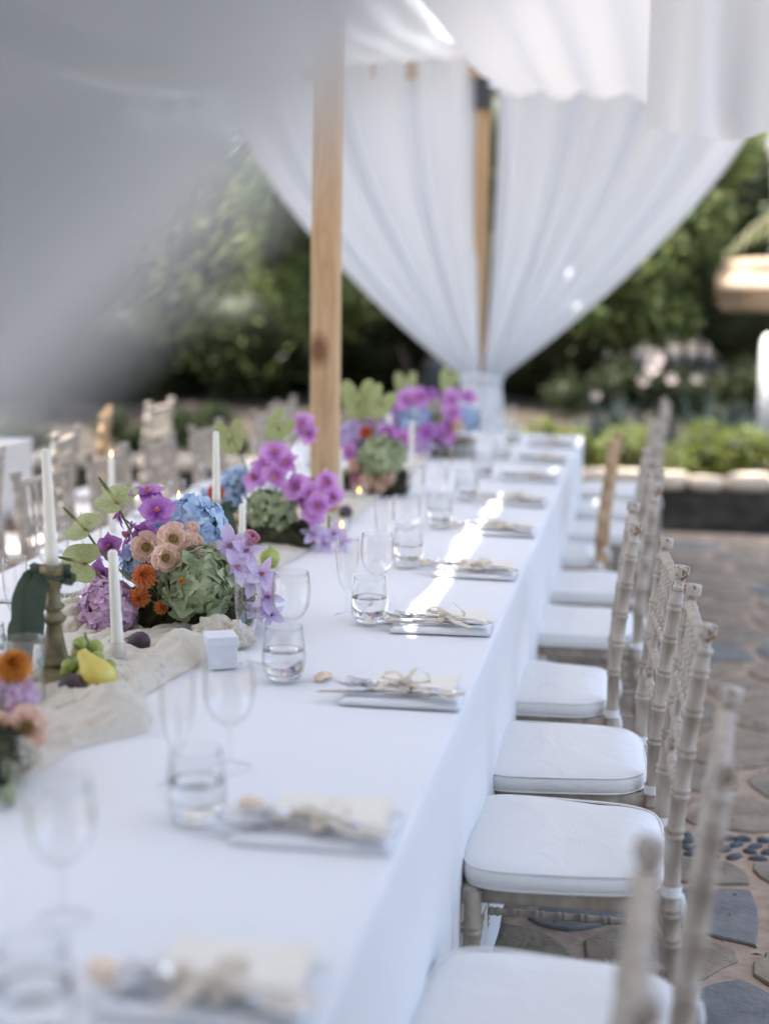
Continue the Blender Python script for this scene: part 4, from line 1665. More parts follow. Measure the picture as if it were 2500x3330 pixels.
for i, yy in enumerate((2.55, 3.2, 3.85, 4.5, 5.15, 5.8)):
    o = link('napkin', nap_meshes[i % 3], None, (-1.555, yy, TOP + .0015))
    tag(o, 'folded white napkin at the ' + LW[i] + ' setting on the left side', 'napkin', 'napkins on the left')
    if i in (1, 2):
        o = link('favour', fav_mesh, None, (-1.30, yy + .06, TOP + .001))
        tag(o, 'small peach favour at the ' + LW[i] + ' setting on the left side', 'favour', 'small favours on the left')

# white favour box
bxo = thing('white_box', 'small white cube box with a lid beside the crumpled gauze', 'box', (-.822, 2.70, TOP + .001), .45)
mb = MB()
mb.bbox(-.03, .03, -.03, .03, 0, .052, .0015)
mb.build('box_body', 'white_card', bxo, smooth=False)
mb = MB()
mb.bbox(-.0315, .0315, -.0315, .0315, .046, .0655, .0015)
mb.build('lid', 'white_card', bxo, smooth=False)

# ================================================================== CANDLES AND FRUIT
def flame_obj(parent, x, y, z, s_=1.0):
    mb = MB()
    mb.lathe([(.0004, 0), (.003, .003), (.0045, .008), (.0038, .014), (.0018, .021), (.0003, .027)], 10)
    return link('flame', mb.mesh('flame', 'flame'), parent, (x, y, z), None, s_ * .75)


def taper(label, base, L, r0=.0125, r1=.0085, lean=(0, 0), lit=False, group='tapers'):
    t = thing('taper_candle', label, 'candle', base, 0, group)
    mb = MB()
    mb.tube([(lean[0] * q / 6, lean[1] * q / 6, L * q / 6) for q in range(7)] + [(lean[0], lean[1], L + .004)], [r0 + (r1 - r0) * q / 6 for q in range(7)] + [r1 * .55], 16)
    mb.build('wax', 'wax', t)
    mb = MB()
    mb.tube([(lean[0], lean[1], L + .002), (lean[0] + .001, lean[1], L + .010)], .0009, 6)
    mb.build('wick', 'wick', t)
    if lit:
        flame_obj(t, lean[0], lean[1], L + .007)
    return t


def candlestick(label, base, h, mat='bronze'):
    t = thing('candlestick', label, 'candlestick', base, 0, 'candlesticks')
    k = h / .24
    prof = [(.047, 0), (.047, .006), (.043, .010), (.036, .014), (.030, .024), (.026, .030), (.031, .034), (.031, .040), (.023, .046), (.0185, .07), (.015, .095), (.0125, .115), (.016, .120),
            (.021, .126), (.021, .131), (.014, .137), (.0125, .145), (.0185, .151), (.0185, .156), (.0125, .162), (.0115, .185), (.0155, .200), (.017, .215), (.022, .222), (.024, .232), (.022, .240), (.014, .2405), (.013, .228)]
    mb = MB()
    mb.lathe([(a * 1.12, z * k) for a, z in prof], 28, cap0=True)
    mb.build('turned_stem', mat, t)
    return t


def ribbon_tie(label, c, tails, seed, loops=3):
    t = thing('ribbon', label, 'ribbon', c, 0, 'green ribbons')
    mb = MB()
    pts = [(.019 * math.cos(a), .019 * math.sin(a), .004 * math.sin(2 * a)) for a in np.linspace(0, 6.28, 20)]
    mb.tube(pts, .010, 8, flat=.35)
    for k in range(loops):
        a = -2.2 + 1.9 * k + seed
        d = Vector((math.cos(a), math.sin(a), 0))
        lp = ribbon_strip([d * .016, d * .030 + Vector((0, 0, .014)), d * .042 + Vector((0, 0, .008)), d * .040 - Vector((0, 0, .008)), d * .026 - Vector((0, 0, .008)), d * .016], .024, seed + k, 4, (0, 0, 1), .6)
        mb.add(lp.v, lp.f)
    mb.build('bow', 'green_ribbon', t)
    for k, (path, wd_) in enumerate(tails):
        ribbon_strip(path, wd_, seed + 20 + k, 6, (.95, .3, 0), .35).build('tail', 'green_ribbon', t)
    return t


KX, KY = -1.092, 2.50
candlestick('tall bronze candlestick beside the grapes', (KX, KY, TOP + .012), .222)
taper('tall cream taper in the bronze candlestick beside the grapes', (KX, KY, TOP + .012 + .212), .228, lean=(-.008, 0))
ribbon_tie('dark green ribbon tied on the tall bronze candlestick', (KX, KY - .0, TOP + .216),
           [([(-.018, -.012, 0), (-.040, -.02, -.02), (-.048, -.025, -.06), (-.052, -.03, -.11), (-.058, -.035, -.165)], .050),
            ([(-.012, -.018, 0), (-.020, -.030, -.03), (-.024, -.034, -.08), (-.026, -.034, -.13)], .036)], 2)
# low glass holder with candle, right of the fruit
gh = thing('candle_holder', 'low clear glass candle holder in front of the mauve hydrangea', 'candle holder', (-1.008, 2.615, TOP + .010))
mb = MB()
mb.lathe([(.030, 0), (.032, .003), (.024, .012), (.016, .022), (.0165, .045), (.020, .052), (.018, .052), (.0138, .045), (.0135, .020), (.0005, .018)], 28)
mb.build('holder_glass', 'thin_glass', gh)
taper('slim cream taper in front of the mauve hydrangea', (-1.008, 2.615, TOP + .030), .212, .0125, .0095, lean=(-.008, 0))
taper('leaning cream taper cut by the left edge', (-1.170, 2.40, TOP + .004), .185, .0135, .011, lean=(-.035, .0))
# hurricane glass with lit pillar
hg = thing('hurricane_glass', 'clear glass cylinder holding a lit pillar candle at the left edge', 'candle holder', (-1.082, 2.345, TOP + .006))
mb = MB()
mb.lathe([(.0005, .001), (.034, .001), (.036, .004), (.036, .125), (.0345, .125), (.0345, .006), (.0005, .006)], 32)
mb.build('cylinder', 'thin_glass', hg)
pc = thing('pillar_candle', 'cream pillar candle with a small flame beside the near flowers', 'candle', (-1.052, 2.262, TOP + .006))
mb = MB()
mb.lathe([(.0004, 0), (.0165, 0), (.0172, .004), (.0168, .075), (.0158, .078), (.010, .0765), (.0004, .075)], 24)
mb.build('wax', 'wax', pc)
mb = MB()
mb.tube([(0, 0, .074), (.001, 0, .084)], .001, 6)
mb.build('wick', 'wick', pc)
flame_obj(pc, 0, 0, .080, .8)
# behind the main arrangement
candlestick('bronze candlestick tied with green ribbon between the two arrangements', (-1.112, 3.62, TOP + .012), .17)
taper('cream taper standing before the green anthurium', (-1.112, 3.62, TOP + .175), .20, .0115, .0075)
ribbon_tie('dark green ribbon bow on the candlestick between the arrangements', (-1.105, 3.60, TOP + .172),
           [([(.018, -.01, 0), (.035, -.02, -.02), (.046, -.025, -.07), (.048, -.03, -.13)], .038), ([(-.015, -.012, 0), (-.025, -.03, -.04), (-.03, -.03, -.09)], .03)], 5, loops=4)
taper('cream taper beside the green lime', (-1.012, 3.52, TOP + .014), .185, .0115, .008)
taper('short lit cream taper behind the blue hydrangea', (-1.150, 3.42, TOP + .014), .205, .0115, .009, lit=True)
taper('lit cream taper glowing on the far left side of the table', (-1.60, 4.12, TOP + .004), .225, .0115, .009, lit=True)
taper('cream taper between the third and fourth arrangements', (-.93, 5.75, TOP + .014), .20, .0115, .009)
taper('cream taper at the third arrangement beside the post', (-1.06, 4.95, TOP + .014), .17, .0115, .009)
taper('cream taper in the last arrangement near the far curtain', (-1.08, 6.05, TOP + .014), .20, .0115, .009)


def tealight(label, base, lit=True):
    t = thing('tealight', label, 'candle', base, 0, 'tealights')
    mb = MB()
    mb.lathe([(.0005, .001), (.022, .001), (.026, .01), (.030, .055), (.0288, .055), (.0245, .011), (.0005, .006)], 24)
    mb.build('cup', 'thin_glass', t)
    mb = MB()
    mb.lathe([(.0004, .007), (.0215, .007), (.022, .022), (.0004, .022)], 18)
    mb.build('wax', 'wax', t)
    flame_obj(t, 0, 0, .023, 1.0)
    return t


tealight('tealight glowing in a glass cup just behind the timber post', (-.985, 4.93, TOP + .012))
tealight('tealight in a glass cup below the purple orchids', (-.895, 4.21, TOP + .010))

# fruit
pear_m = MB()
pear_m.lathe([(.0005, 0), (.012, .001), (.024, .008), (.0315, .022), (.0330, .034), (.0290, .049), (.0215, .062), (.0155, .074), (.0120, .084), (.0070, .091), (.0005, .092)], 24)
pear_m.v = [(p[0] + .010 * (p[2] / .09) ** 2, p[1], p[2]) for p in pear_m.v]
pt_ = thing('pear', 'ripe yellow pear lying against the grapes', 'pear', (-.972, 2.420, TOP + .046))
pt_.rotation_mode = 'QUATERNION'
pt_.rotation_quaternion = facing((-.55, .25, .75))
po_ = pear_m.build('flesh', 'pear_skin', pt_)
po_.location = (0, 0, -.035)
mb = MB()
mb.tube([(.009, 0, .052), (.013, .001, .062), (.018, .002, .070)], [.0017, .0015, .002], 6)
mb.build('stalk', 'bark', pt_)
gb = thing('grape_bunch', 'bunch of pale green grapes at the foot of the bronze candlestick', 'grapes', (-1.018, 2.475, TOP + .012))
mb = MB()
mb.sphere((0, 0, 0), .0138, 14, 10, (1, 1, 1.12))
gmesh = mb.mesh('grape', 'grape_skin')
rs = random.Random(5)
pts = []
for k in range(400):
    p = Vector((rs.uniform(-.045, .045), rs.uniform(-.035, .035), rs.uniform(.012, .082)))
    if ((p.x / .046) ** 2 + (p.y / .036) ** 2 + ((p.z - .03) / .056) ** 2) < 1 and all((p - q).length > .0235 for q in pts):
        pts.append(p)
for p in pts:
    link('grape', gmesh, gb, p, facing((rs.gauss(0, 1), rs.gauss(0, 1), rs.gauss(0, 1))), rs.uniform(.9, 1.08))
mb = MB()
mb.tube([(0, 0, .02), (.004, .004, .06), (-.006, .01, .098)], [.002, .0018, .0026], 6)
mb.build('stalk', 'stem_green', gb)


def fig(label, base, rot, s_=1.0, mat='fig_skin', name='fig', cat='fig'):
    t = thing(name, label, cat, base)
    t.rotation_euler = rot
    mb = MB()
    mb.lathe([(.0005, -.022), (.010, -.021), (.020, -.013), (.0235, -.002), (.021, .010), (.0135, .020), (.0065, .026), (.004, .031), (.0005, .032)], 20)
    mb.v = [(p[0] * s_, p[1] * s_, p[2] * s_) for p in mb.v]
    mb.build('flesh', mat, t)
    mb = MB()
    mb.tube([(0, 0, .029 * s_), (.002, 0, .038 * s_)], .0018, 6)
    mb.build('stalk', 'bark', t)
    return t


fig('dark purple fig lying below the pear', (-1.012, 2.392, TOP + .030), (R(80), 0, R(60)), 1.1)
fig('dark purple fig half under the gauze behind the slim taper', (-1.000, 2.715, TOP + .034), (R(75), 0, R(-70)), 1.0)
fig('dark fig beside the timber post base', (-.948, 4.52, TOP + .028), (R(85), 0, 0), 1.0)
lm = thing('lime', 'round green lime on the runner behind the lilac orchids', 'lime', (-.975, 3.66, TOP + .036))
mb = MB()
mb.lathe([(.0005, -.030), (.004, -.029), (.018, -.023), (.0255, -.010), (.027, .002), (.0235, .014), (.015, .023), (.005, .0275), (.0005, .029)], 20)
mb.build('rind', 'lime_skin', lm)
mb = MB()
mb.lathe([(.0005, .0285), (.003, .0288), (.003, .031), (.0005, .0315)], 8)
mb.build('stalk_button', 'bark', lm)

# ================================================================== FLOWERS
def petal_grid(L, W, shape, lift, nu=4, nv=5, cup=0.0, ruf=0.0, seed=0.0):
    """flat petal along +y from the origin: shape(s)=half width factor, lift(s)=z"""
    def fn(u, v_):
        t = 2 * u - 1
        s_ = v_
        x = t * W * .5 * shape(s_)
        rz_ = ruf * math.sin(t * 5 + seed) * s_ * s_ + ruf * .6 * math.sin(t * 11 + seed * 2) * s_ ** 3
        y = s_ * L * (1 - .10 * t * t * s_)
        return (x, y, lift(s_) + cup * t * t * shape(s_) + rz_)
    m_ = MB()
    m_.grid(nu, nv, fn)
    return m_


def rotm(ang, tilt=0.0, off=(0, 0, 0)):
    return Matrix.Translation(Vector(off)) @ Matrix.Rotation(ang, 4, 'Z') @ Matrix.Rotation(tilt, 4, 'X')


def hydrangea_mesh(name, mat, r_, n, seed, floret=.30, sq=1.0, block=False):
    rs = random.Random(seed)
    mb = MB()
    pet = []
    for k in range(4):
        pet.append(petal_grid(1, 1.05, lambda s_: (math.sin(math.pi * min(1, .12 + .80 * s_))) ** .8, lambda s_: .22 * s_ - .30 * s_ * s_, 3, 3, cup=.10, ruf=.05, seed=k))
    ga = math.pi * (3 - 5 ** .5)
    for i in range(n):
        zz = 1 - 1.72 * (i + .5) / n
        rr_ = math.sqrt(max(0, 1 - zz * zz))
        a = i * ga + rs.uniform(-.15, .15)
        d = Vector((rr_ * math.cos(a), rr_ * math.sin(a), zz))
        if block:
            e = .55
            d2 = Vector((math.copysign(abs(d.x) ** e, d.x), math.copysign(abs(d.y) ** e, d.y), math.copysign(abs(d.z) ** e, d.z)))
            pos = d2 * r_ * .86
        else:
            pos = d * r_
        pos = pos * rs.uniform(.86, 1.03)
        pos.z *= sq
        nd = (d + Vector((rs.gauss(0, .30), rs.gauss(0, .30), rs.gauss(0, .30)))).normalized()
        q = nd.to_track_quat('Z', 'Y').to_matrix().to_4x4()
        sz = r_ * floret * rs.uniform(.8, 1.15)
        M0 = Matrix.Translation(pos) @ q @ Matrix.Rotation(rs.uniform(0, 6.28), 4, 'Z') @ Matrix.Scale(sz, 4)
        for k in range(4):
            mb.add(pet[k].v, pet[k].f, M0 @ Matrix.Rotation(k * math.pi / 2 + rs.uniform(-.12, .12), 4, 'Z') @ Matrix.Rotation(rs.uniform(.0, .45), 4, 'X'))
        mb.sphere((0, 0, .06), .09, 5, 3, (1, 1, 1), M0)
    return mb.mesh(name, mat)


def core_mesh(r_, sq=1.0):
    mb = MB()
    mb.sphere((0, 0, 0), r_ * .80, 16, 10, (1, 1, sq))
    return mb.mesh('stalk_cluster', 'stem_green')


def orchid_mesh(mat, seed):
    mb = MB()
    rnd = lambda s_: (math.sin(math.pi * (.10 + .84 * s_ ** .85))) ** .7
    nar = lambda s_: (math.sin(math.pi * (.12 + .84 * s_))) ** .9
    for sg in (-1, 1):
        p = petal_grid(.92, 1.05, rnd, lambda s_: .10 * s_ - .22 * s_ * s_, 6, 6, cup=.10, ruf=.04, seed=seed)
        mb.add(p.v, p.f, rotm(sg * R(78), R(8), (0, 0, .03)))
    for a in (0, R(140), R(-140)):
        p = petal_grid(.86, .62, nar, lambda s_: .04 * s_ - .18 * s_ * s_, 4, 6, cup=.08, seed=seed)
        mb.add(p.v, p.f, rotm(a, R(3), (0, 0, -.01)))
    return mb.mesh('orchid', mat)


def orchid_lip_mesh():
    mb = MB()
    for a, t_, L in ((R(180), R(55), .42), (R(150), R(80), .28), (R(-150), R(80), .28)):
        p = petal_grid(L, .32, lambda s_: math.sin(math.pi * (.2 + .7 * s_)), lambda s_: .1 * s_ * s_, 4, 4, cup=.12)
        mb.add(p.v, p.f, rotm(a, t_, (0, -.02, .04)))
    mb.sphere((0, .02, .10), .075, 8, 6, (1, 1, 1.3))
    return mb.mesh('lip', 'orchid_lip')


def star_orchid_mesh(mat, seed):
    mb = MB()
    rs = random.Random(seed)
    nar = lambda s_: (math.sin(math.pi * (.08 + .88 * s_))) ** .8
    for k in range(5):
        a = k * 2 * math.pi / 5 + rs.uniform(-.15, .15)
        cl = rs.uniform(-.75, .35)
        p = petal_grid(1.0, .44 if k % 2 else .58, nar, lambda s_, cl=cl: .10 * s_ + cl * s_ * s_, 4, 7, cup=.10, ruf=.03, seed=seed + k)
        mb.add(p.v, p.f, rotm(a, rs.uniform(0, .5)))
    return mb.mesh('orchid', mat)


def dahlia_mesh(mat, seed):
    mb = MB()
    rs = random.Random(seed)
    sh = lambda s_: (math.sin(math.pi * (.10 + .82 * s_))) ** .8
    for i in range(9):
        f = i / 8
        n = int(17 - 9 * f)
        for k in range(n):
            a = 2 * math.pi * (k + .5 * (i % 2)) / n + rs.uniform(-.06, .06)
            L = .98 - .62 * f
            p = petal_grid(L * rs.uniform(.93, 1.05), .29 - .07 * f, sh, lambda s_: .05 * s_ - .10 * s_ * s_ * (1 - f), 3, 4, cup=.12)
            mb.add(p.v, p.f, rotm(a, R(-22 + 92 * f) + rs.uniform(-.07, .07), (0, 0, -.12 + .42 * f)))
    return mb.mesh('dahlia', mat)


def dahlia_centre():
    mb = MB()
    for k in range(40):
        a = k * 2.4
        r_ = .028 * math.sqrt(k)
        mb.tube([(r_ * math.cos(a), r_ * math.sin(a), .30), (r_ * 1.05 * math.cos(a), r_ * 1.05 * math.sin(a), .50 - r_ * .5)], [.022, .016], 5)
    return mb.mesh('centre', 'stamen')


def lisi_mesh(mat, seed):
    mb = MB()
    rs = random.Random(seed)
    sh = lambda s_: (.28 + .72 * math.sin(math.pi * min(.62, .5 * s_ + .04))) * (1 if s_ < .9 else 1 - (s_ - .9) * 2.2)
    for ly, (n, L, tl, W) in enumerate(((5, 1.18, 2, 1.20), (5, .98, 30, .95))):
        for k in range(n):
            a = 2 * math.pi * k / n + ly * .6 + rs.uniform(-.1, .1)
            cv = rs.uniform(.9, 1.2)
            p = petal_grid(L * rs.uniform(.94, 1.06), W, sh, lambda s_: (.34 * math.sin(math.pi * s_ * .8) - .42 * s_ * s_ * s_) * cv * -.9, 10, 8, cup=.16, ruf=.11, seed=rs.uniform(0, 6))
            mb.add(p.v, p.f, rotm(a, R(tl) + rs.uniform(-.15, .15), (0, 0, -.38)))
    return mb.mesh('lisianthus', mat)


def lisi_centre():
    mb = MB()
    mb.lathe([(.0005, -.40), (.24, -.34), (.34, -.14), (.20, -.16), (.0005, -.20)], 14)
    for k in range(7):
        a = k * 2 * math.pi / 7
        mb.sphere((.14 * math.cos(a), .14 * math.sin(a), -.02), .065, 6, 4, (1, 1, 1.4))
    mb.sphere((0, 0, .0), .085, 8, 5)
    return mb.mesh('centre', 'throat')


def rose_mesh(mat, seed):
    mb = MB()
    rs = random.Random(seed)
    sh = lambda s_: (.35 + .65 * math.sin(math.pi * min(.6, .55 * s_ + .05))) * (1 if s_ < .88 else 1 - (s_ - .88) * 2)
    for i in range(16):
        f = i / 15
        p = petal_grid(.98 - .25 * f, .98 - .55 * f, sh, lambda s_: (-.30 * math.sin(math.pi * s_ * .85)) + .0 * s_, 6, 6, cup=.22, ruf=.04, seed=i)
        mb.add(p.v, p.f, rotm(i * 2.4 + rs.uniform(-.1, .1), R(22 + 64 * f), (0, 0, -.45 + .1 * f)))
    return mb.mesh('rose', mat)


def spathe_mesh():
    mb = MB()
    n, nr = 36, 9

    def fn(u, v_):
        a = 2 * math.pi * (u - .5)          # 0 = tip (+y)
        # heart: notch at a = pi
        rr_ = .80 + .32 * math.cos(a) ** 3 * (1 if math.cos(a) > 0 else .0) + .30 * math.exp(-((abs(a) - 2.45) / .48) ** 2) - .62 * math.exp(-((abs(a) - math.pi) / .30) ** 2)
        x = rr_ * v_ * math.sin(a)
        y = rr_ * v_ * math.cos(a)
        vein = .026 * math.cos(a * 9) * math.sin(math.pi * v_)
        z = .27 * (v_ * rr_) ** 2 - .62 * max(0, y) ** 3 * .55 + vein - .05 * math.exp(-(x / .07) ** 2) * v_ + .05 * math.sin(a * 3 + .6) * v_ * v_
        return (x, y, z)
    mb.grid(n, nr, fn)
    return mb.mesh('spathe', 'spathe')


def spadix_mesh():
    mb = MB()
    mb.tube([(0, -.02, 0), (0, .12, .22), (0, .30, .48), (0, .46, .72), (0, .62, .96), (0, .68, 1.04)], [.075, .080, .076, .068, .05, .02], 10)
    return mb.mesh('spadix', 'spadix')


FM = dict(orchid=orchid_mesh('petal_purple', 1), orchid_m=orchid_mesh('petal_magenta', 2), lip=orchid_lip_mesh(), star=star_orchid_mesh('petal_lilac', 3), star2=star_orchid_mesh('petal_lilac', 8),
          dahlia=dahlia_mesh('petal_orange', 4), dahlia_r=dahlia_mesh('petal_red', 5), dahlia_a=dahlia_mesh('petal_amber', 6), dcen=dahlia_centre(),
          lisi=lisi_mesh('petal_peach', 7), lisi2=lisi_mesh('petal_peach', 17), lcen=lisi_centre(), rose=rose_mesh('petal_pink', 8), rose_p=rose_mesh('petal_peach', 9), rose_w=rose_mesh('petal_white', 10),
          spathe=spathe_mesh(), spadix=spadix_mesh())
CAMP = Vector((0, 0, 1.52))


class Arr:
    def __init__(s, label, base):
        s.t = thing('flower_arrangement', label, 'flowers', base, 0, 'flower arrangements along the table')
        s.b = Vector(base)

    def rel(s, p):
        return Vector(p) - s.b

    def stem(s, p, parent, q0=None, r_=.0022, mat='stem_green', bend=(0, 0, .0)):
        """stem as a part of its own, from the flower head down into the moss"""
        a = s.rel(p)
        b = Vector(q0) - s.b if q0 is not None else Vector((a.x * .45, a.y * .5, .05))
        mid = (a + b) / 2 + Vector(bend)
        mb = MB()
        mb.tube([a, (a + mid) / 2 + Vector(bend) * .2, mid, (mid + b) / 2, b], r_, 6)
        mb.build('stem', mat, s.t)

    def hyd(s, p, r_, mat, seed, n=120, floret=.30, sq=1.0, block=False, name='hydrangea'):
        o = link(name, hydrangea_mesh(name, mat, r_, n, seed, floret, sq, block), s.t, s.rel(p))
        link('stalk_cluster', core_mesh(r_ * .98, sq), o)
        s.stem(p, o, r_=.004)
        return o

    def orchid(s, p, r_, d, roll=0, kind='orchid', stem=True):
        o = link('orchid', FM[kind], s.t, s.rel(p), facing(d, roll), r_)
        link('lip', FM['lip'], o)
        return o

    def star(s, p, r_, d, roll=0, kind='star'):
        o = link('orchid', FM[kind], s.t, s.rel(p), facing(d, roll), r_)
        link('lip', FM['lip'], o, (0, 0, .02), None, .7)
        return o

    def flower(s, nm, kind, cen, p, r_, d, roll=0, stem=True, q0=None):
        o = link(nm, FM[kind], s.t, s.rel(p), facing(d, roll), r_)
        if cen:
            link('centre', FM[cen], o)
        if stem:
            s.stem(Vector(p) - Vector(d).normalized() * r_ * .3, o, q0)
        return o

    def anth(s, p, r_, d, roll, q0, bend=(0, 0, .02)):
        o = link('anthurium', FM['spathe'], s.t, s.rel(p), facing(d, roll), r_)
        link('spadix', FM['spadix'], o, (0, -.05, .02))
        s.stem(p, o, q0, .0028, 'stem_green', bend)
        return o

    def moss(s, c, dims, seed):
        mb = MB()

        def disp(p):
            d = 1 + .10 * noise.noise(Vector(p) * 22 + Vector((seed, 0, 0))) + .06 * noise.noise(Vector(p) * 60)
            return d
        mb.sphere((0, 0, 0), 1, 56, 34)
        e = .45
        out = []
        for v_ in mb.v:
            q = Vector(tuple(math.copysign(abs(k) ** e, k) for k in v_))
            q = Vector((q.x * dims[0], q.y * dims[1], q.z * dims[2]))
            out.append(tuple(q * disp(q)))
        mb.v = out
        o = mb.build('moss_base', 'moss', s.t)
        o.location = s.rel(c)
        # moss tufts standing off the block
        rs = np.random.RandomState(seed)
        n = 2600
        d = rs.normal(size=(n, 3))
        d /= np.linalg.norm(d, axis=1)[:, None]
        pp = np.sign(d) * np.abs(d) ** e * np.array(dims) * rs.uniform(.98, 1.12, (n, 1))
        pp[:, 2] = np.maximum(pp[:, 2], -dims[2] * .95)
        P_ = leaves(n, lambda r2, k: pp, .010, seed, aspect=.3)
        leaf_obj('moss_tufts', P_, 'moss', o)['kind'] = 'stuff'


cam_at = lambda p: (CAMP - Vector(p)).normalized()


def toward(p, dx=0, dy=0, dz=0):
    return cam_at(p) + Vector((dx, dy, dz))


# ---- main arrangement, in focus
A = Arr('sharp mixed flower arrangement of hydrangea, orchids and dahlias on moss', (-1.0, 3.0, TOP + .008))
A.moss((-.985, 3.02, TOP + .048), (.135, .085, .046), 11)
A.hyd((-.950, 2.955, .862), .078, 'petal_green', 21, 120, .36)
A.hyd((-1.010, 3.09, .962), .078, 'petal_blue', 22, 190, .23, .9)
A.hyd((-1.110, 3.05, .885), .052, 'petal_blue', 23, 80, .30)
A.hyd((-1.138, 2.90, .808), .060, 'petal_mauve', 24, 130, .29, 1.05)
for (p, r_, k, dx, dz) in (((-1.054, 2.892, .889), .034, 'dahlia', -.25, .25), ((-1.066, 2.895, .838), .029, 'dahlia', -.1, -.2), ((-1.02, 2.91, .815), .02, 'dahlia', .2, -.2)):
    A.flower('dahlia', k, 'dcen', p, r_, toward(p, dx, 0, dz))
for i, (p, r_, dx, dz) in enumerate((((-1.068, 2.945, .942), .031, -.2, .1), ((-.996, 2.925, .968), .032, .05, .15), ((-1.001, 2.888, .931), .028, .1, -.1))):
    A.flower('lisianthus', 'lisi' if i % 2 else 'lisi2', 'lcen', p, r_, toward(p, dx, 0, dz), i)
for (p, r_, d) in (((-.955, 2.965, .958), .024, (.8, -.4, .5)), ((-.935, 2.93, .935), .018, (.6, -.5, .6)), ((-.972, 2.985, .985), .02, (.5, -.6, .8))):
    A.flower('rose_bud', 'rose_p', None, p, r_, d)
A.flower('rose_bud', 'rose', None, (-.840, 3.0, .964), .023, (.5, -.6, .5), q0=(-.90, 3.0, .82))
# purple orchids
for (p, r_, d, roll) in (((-1.084, 3.01, 1.052), .043, (.1, -.25, 1), .4), ((-1.046, 2.965, 1.020), .042, (.15, -.9, .45), .1), ((-1.146, 3.0, 1.000), .036, (-.9, -.35, -.1), .5),
                         ((-1.125, 3.0, .955), .040, (-.8, -.3, .3), 2.2), ((-1.172, 3.0, .928), .036, (-.2, -.9, .1), .3), ((-1.183, 2.98, .872), .036, (-.3, -.8, -.4), 1.2),
                         ((-1.10, 3.03, .955), .034, (.1, -1, .2), .9), ((-1.045, 3.0, .945), .034, (.2, -1, .1), 1.9), ((-.965, 2.97, .930), .026, (.2, -1, 0), 2.6), ((-1.205, 3.02, .885), .03, (-.7, -.5, .1), .1)):
    A.orchid(p, r_ * 1.13, d, roll)
A.stem((-1.09, 3.03, 1.045), None, (-1.035, 3.02, .90), .0022, 'stem_dark', (.018, 0, .0))
A.stem((-1.15, 3.02, .995), None, (-1.045, 3.02, .94), .002, 'stem_dark', (0, 0, -.012))
A.stem((-1.18, 3.02, .87), None, (-1.06, 3.0, .84), .002, 'stem_dark', (0, 0, .012))
# lilac slender orchids on the right
for i, (p, r_, d, roll) in enumerate((((-.888, 2.985, .945), .052, (.2, -.8, .5), .2), ((-.852, 2.99, .935), .042, (.6, -.7, .3), 1.0), ((-.862, 2.955, .902), .046, (.4, -.6, .8), .5), ((-.812, 2.97, .886), .045, (.5, -.7, .5), 2.0),
                                      ((-.835, 2.99, .862), .042, (.3, -.8, .3), 2.8), ((-.806, 3.0, .832), .044, (.4, -.8, .1), .8), ((-.800, 3.01, .790), .036, (.3, -.8, .0), 1.5), ((-.83, 3.0, .80), .036, (.3, -.8, .2), 2.2))):
    A.star(p, r_, d, roll, 'star' if i % 2 else 'star2')
A.stem((-.80, 3.02, .885), None, (-.90, 3.0, .86), .002, 'stem_dark', (0, 0, .014))
A.stem((-.80, 3.02, .80), None, (-.90, 3.0, .82), .002, 'stem_dark', (0, 0, .012))
# green anthuriums fanning out to the left
A.anth((-1.150, 2.985, 1.034), .056, (-.12, -.55, .85), 1.15, (-1.070, 2.97, .90), (-.005, 0, .004))
A.anth((-1.225, 2.985, .968), .056, (-.30, -.55, .85), 1.45, (-1.065, 2.93, .845), (-.012, 0, -.004))
A.anth((-1.215, 2.945, .899), .053, (-.15, -.95, .34), 1.5, (-1.08, 2.93, .83), (0, 0, -.008))
# billy button on a wire
A.flower('billy_button', 'dahlia_a', 'dcen', (-.958, 2.862, .888), .009, (.1, -1, .2))

# ---- second arrangement, behind
B = Arr('softly blurred arrangement of magenta orchids over a green hydrangea block', (-1.03, 4.03, TOP + .008))
B.moss((-1.045, 4.03, TOP + .036), (.10, .07, .036), 31)
B.hyd((-1.062, 4.02, .855), .074, 'petal_green', 32, 120, .28, .85, True)
B.hyd((-1.235, 4.06, .865), .062, 'petal_blue', 33, 110, .27)
B.hyd((-1.19, 4.08, .93), .045, 'petal_blue', 34, 70, .30)
B.flower('dahlia', 'dahlia_r', 'dcen', (-1.214, 3.945, .917), .032, toward((-1.2, 3.95, .9), -.15, 0, .15))
for i, (p, r_) in enumerate((((-1.056, 4.02, 1.030), .052), ((-1.09, 4.04, .985), .046), ((-1.045, 3.99, .968), .048), ((-.990, 4.0, .935), .046), ((-.938, 3.98, .918), .046), ((-.892, 4.0, .956), .046),
                             ((-.915, 3.97, .890), .046), ((-.932, 3.98, .855), .042), ((-1.115, 4.02, .955), .042), ((-.965, 4.02, .895), .04), ((-.885, 4.03, .905), .04), ((-1.02, 4.02, 1.0), .04))):
    B.orchid(p, r_ * rng.uniform(1.0, 1.25), toward(p, .6 * math.sin(i * 2.1), 0, .5 * math.cos(i * 1.7)), i * 1.3, 'orchid_m')
B.orchid((-1.055, 4.36, 1.083), .050, (.1, -1, .1), .4, 'orchid_m')
B.orchid((-1.035, 4.36, 1.053), .042, (.2, -1, -.1), 1.4, 'orchid_m')
B.stem((-1.05, 4.38, 1.07), None, (-1.06, 4.08, .86), .0025, 'stem_dark', (-.01, 0, .05))
B.stem((-.90, 4.02, .94), None, (-1.06, 4.04, .92), .0025, 'stem_dark', (0, 0, .03))
B.anth((-1.197, 4.04, 1.075), .052, (.1, -1, .12), 3.3, (-1.11, 4.04, .86))
B.anth((-1.056, 4.06, 1.106), .048, (.55, -.75, .2), 2.4, (-1.06, 4.04, .90))
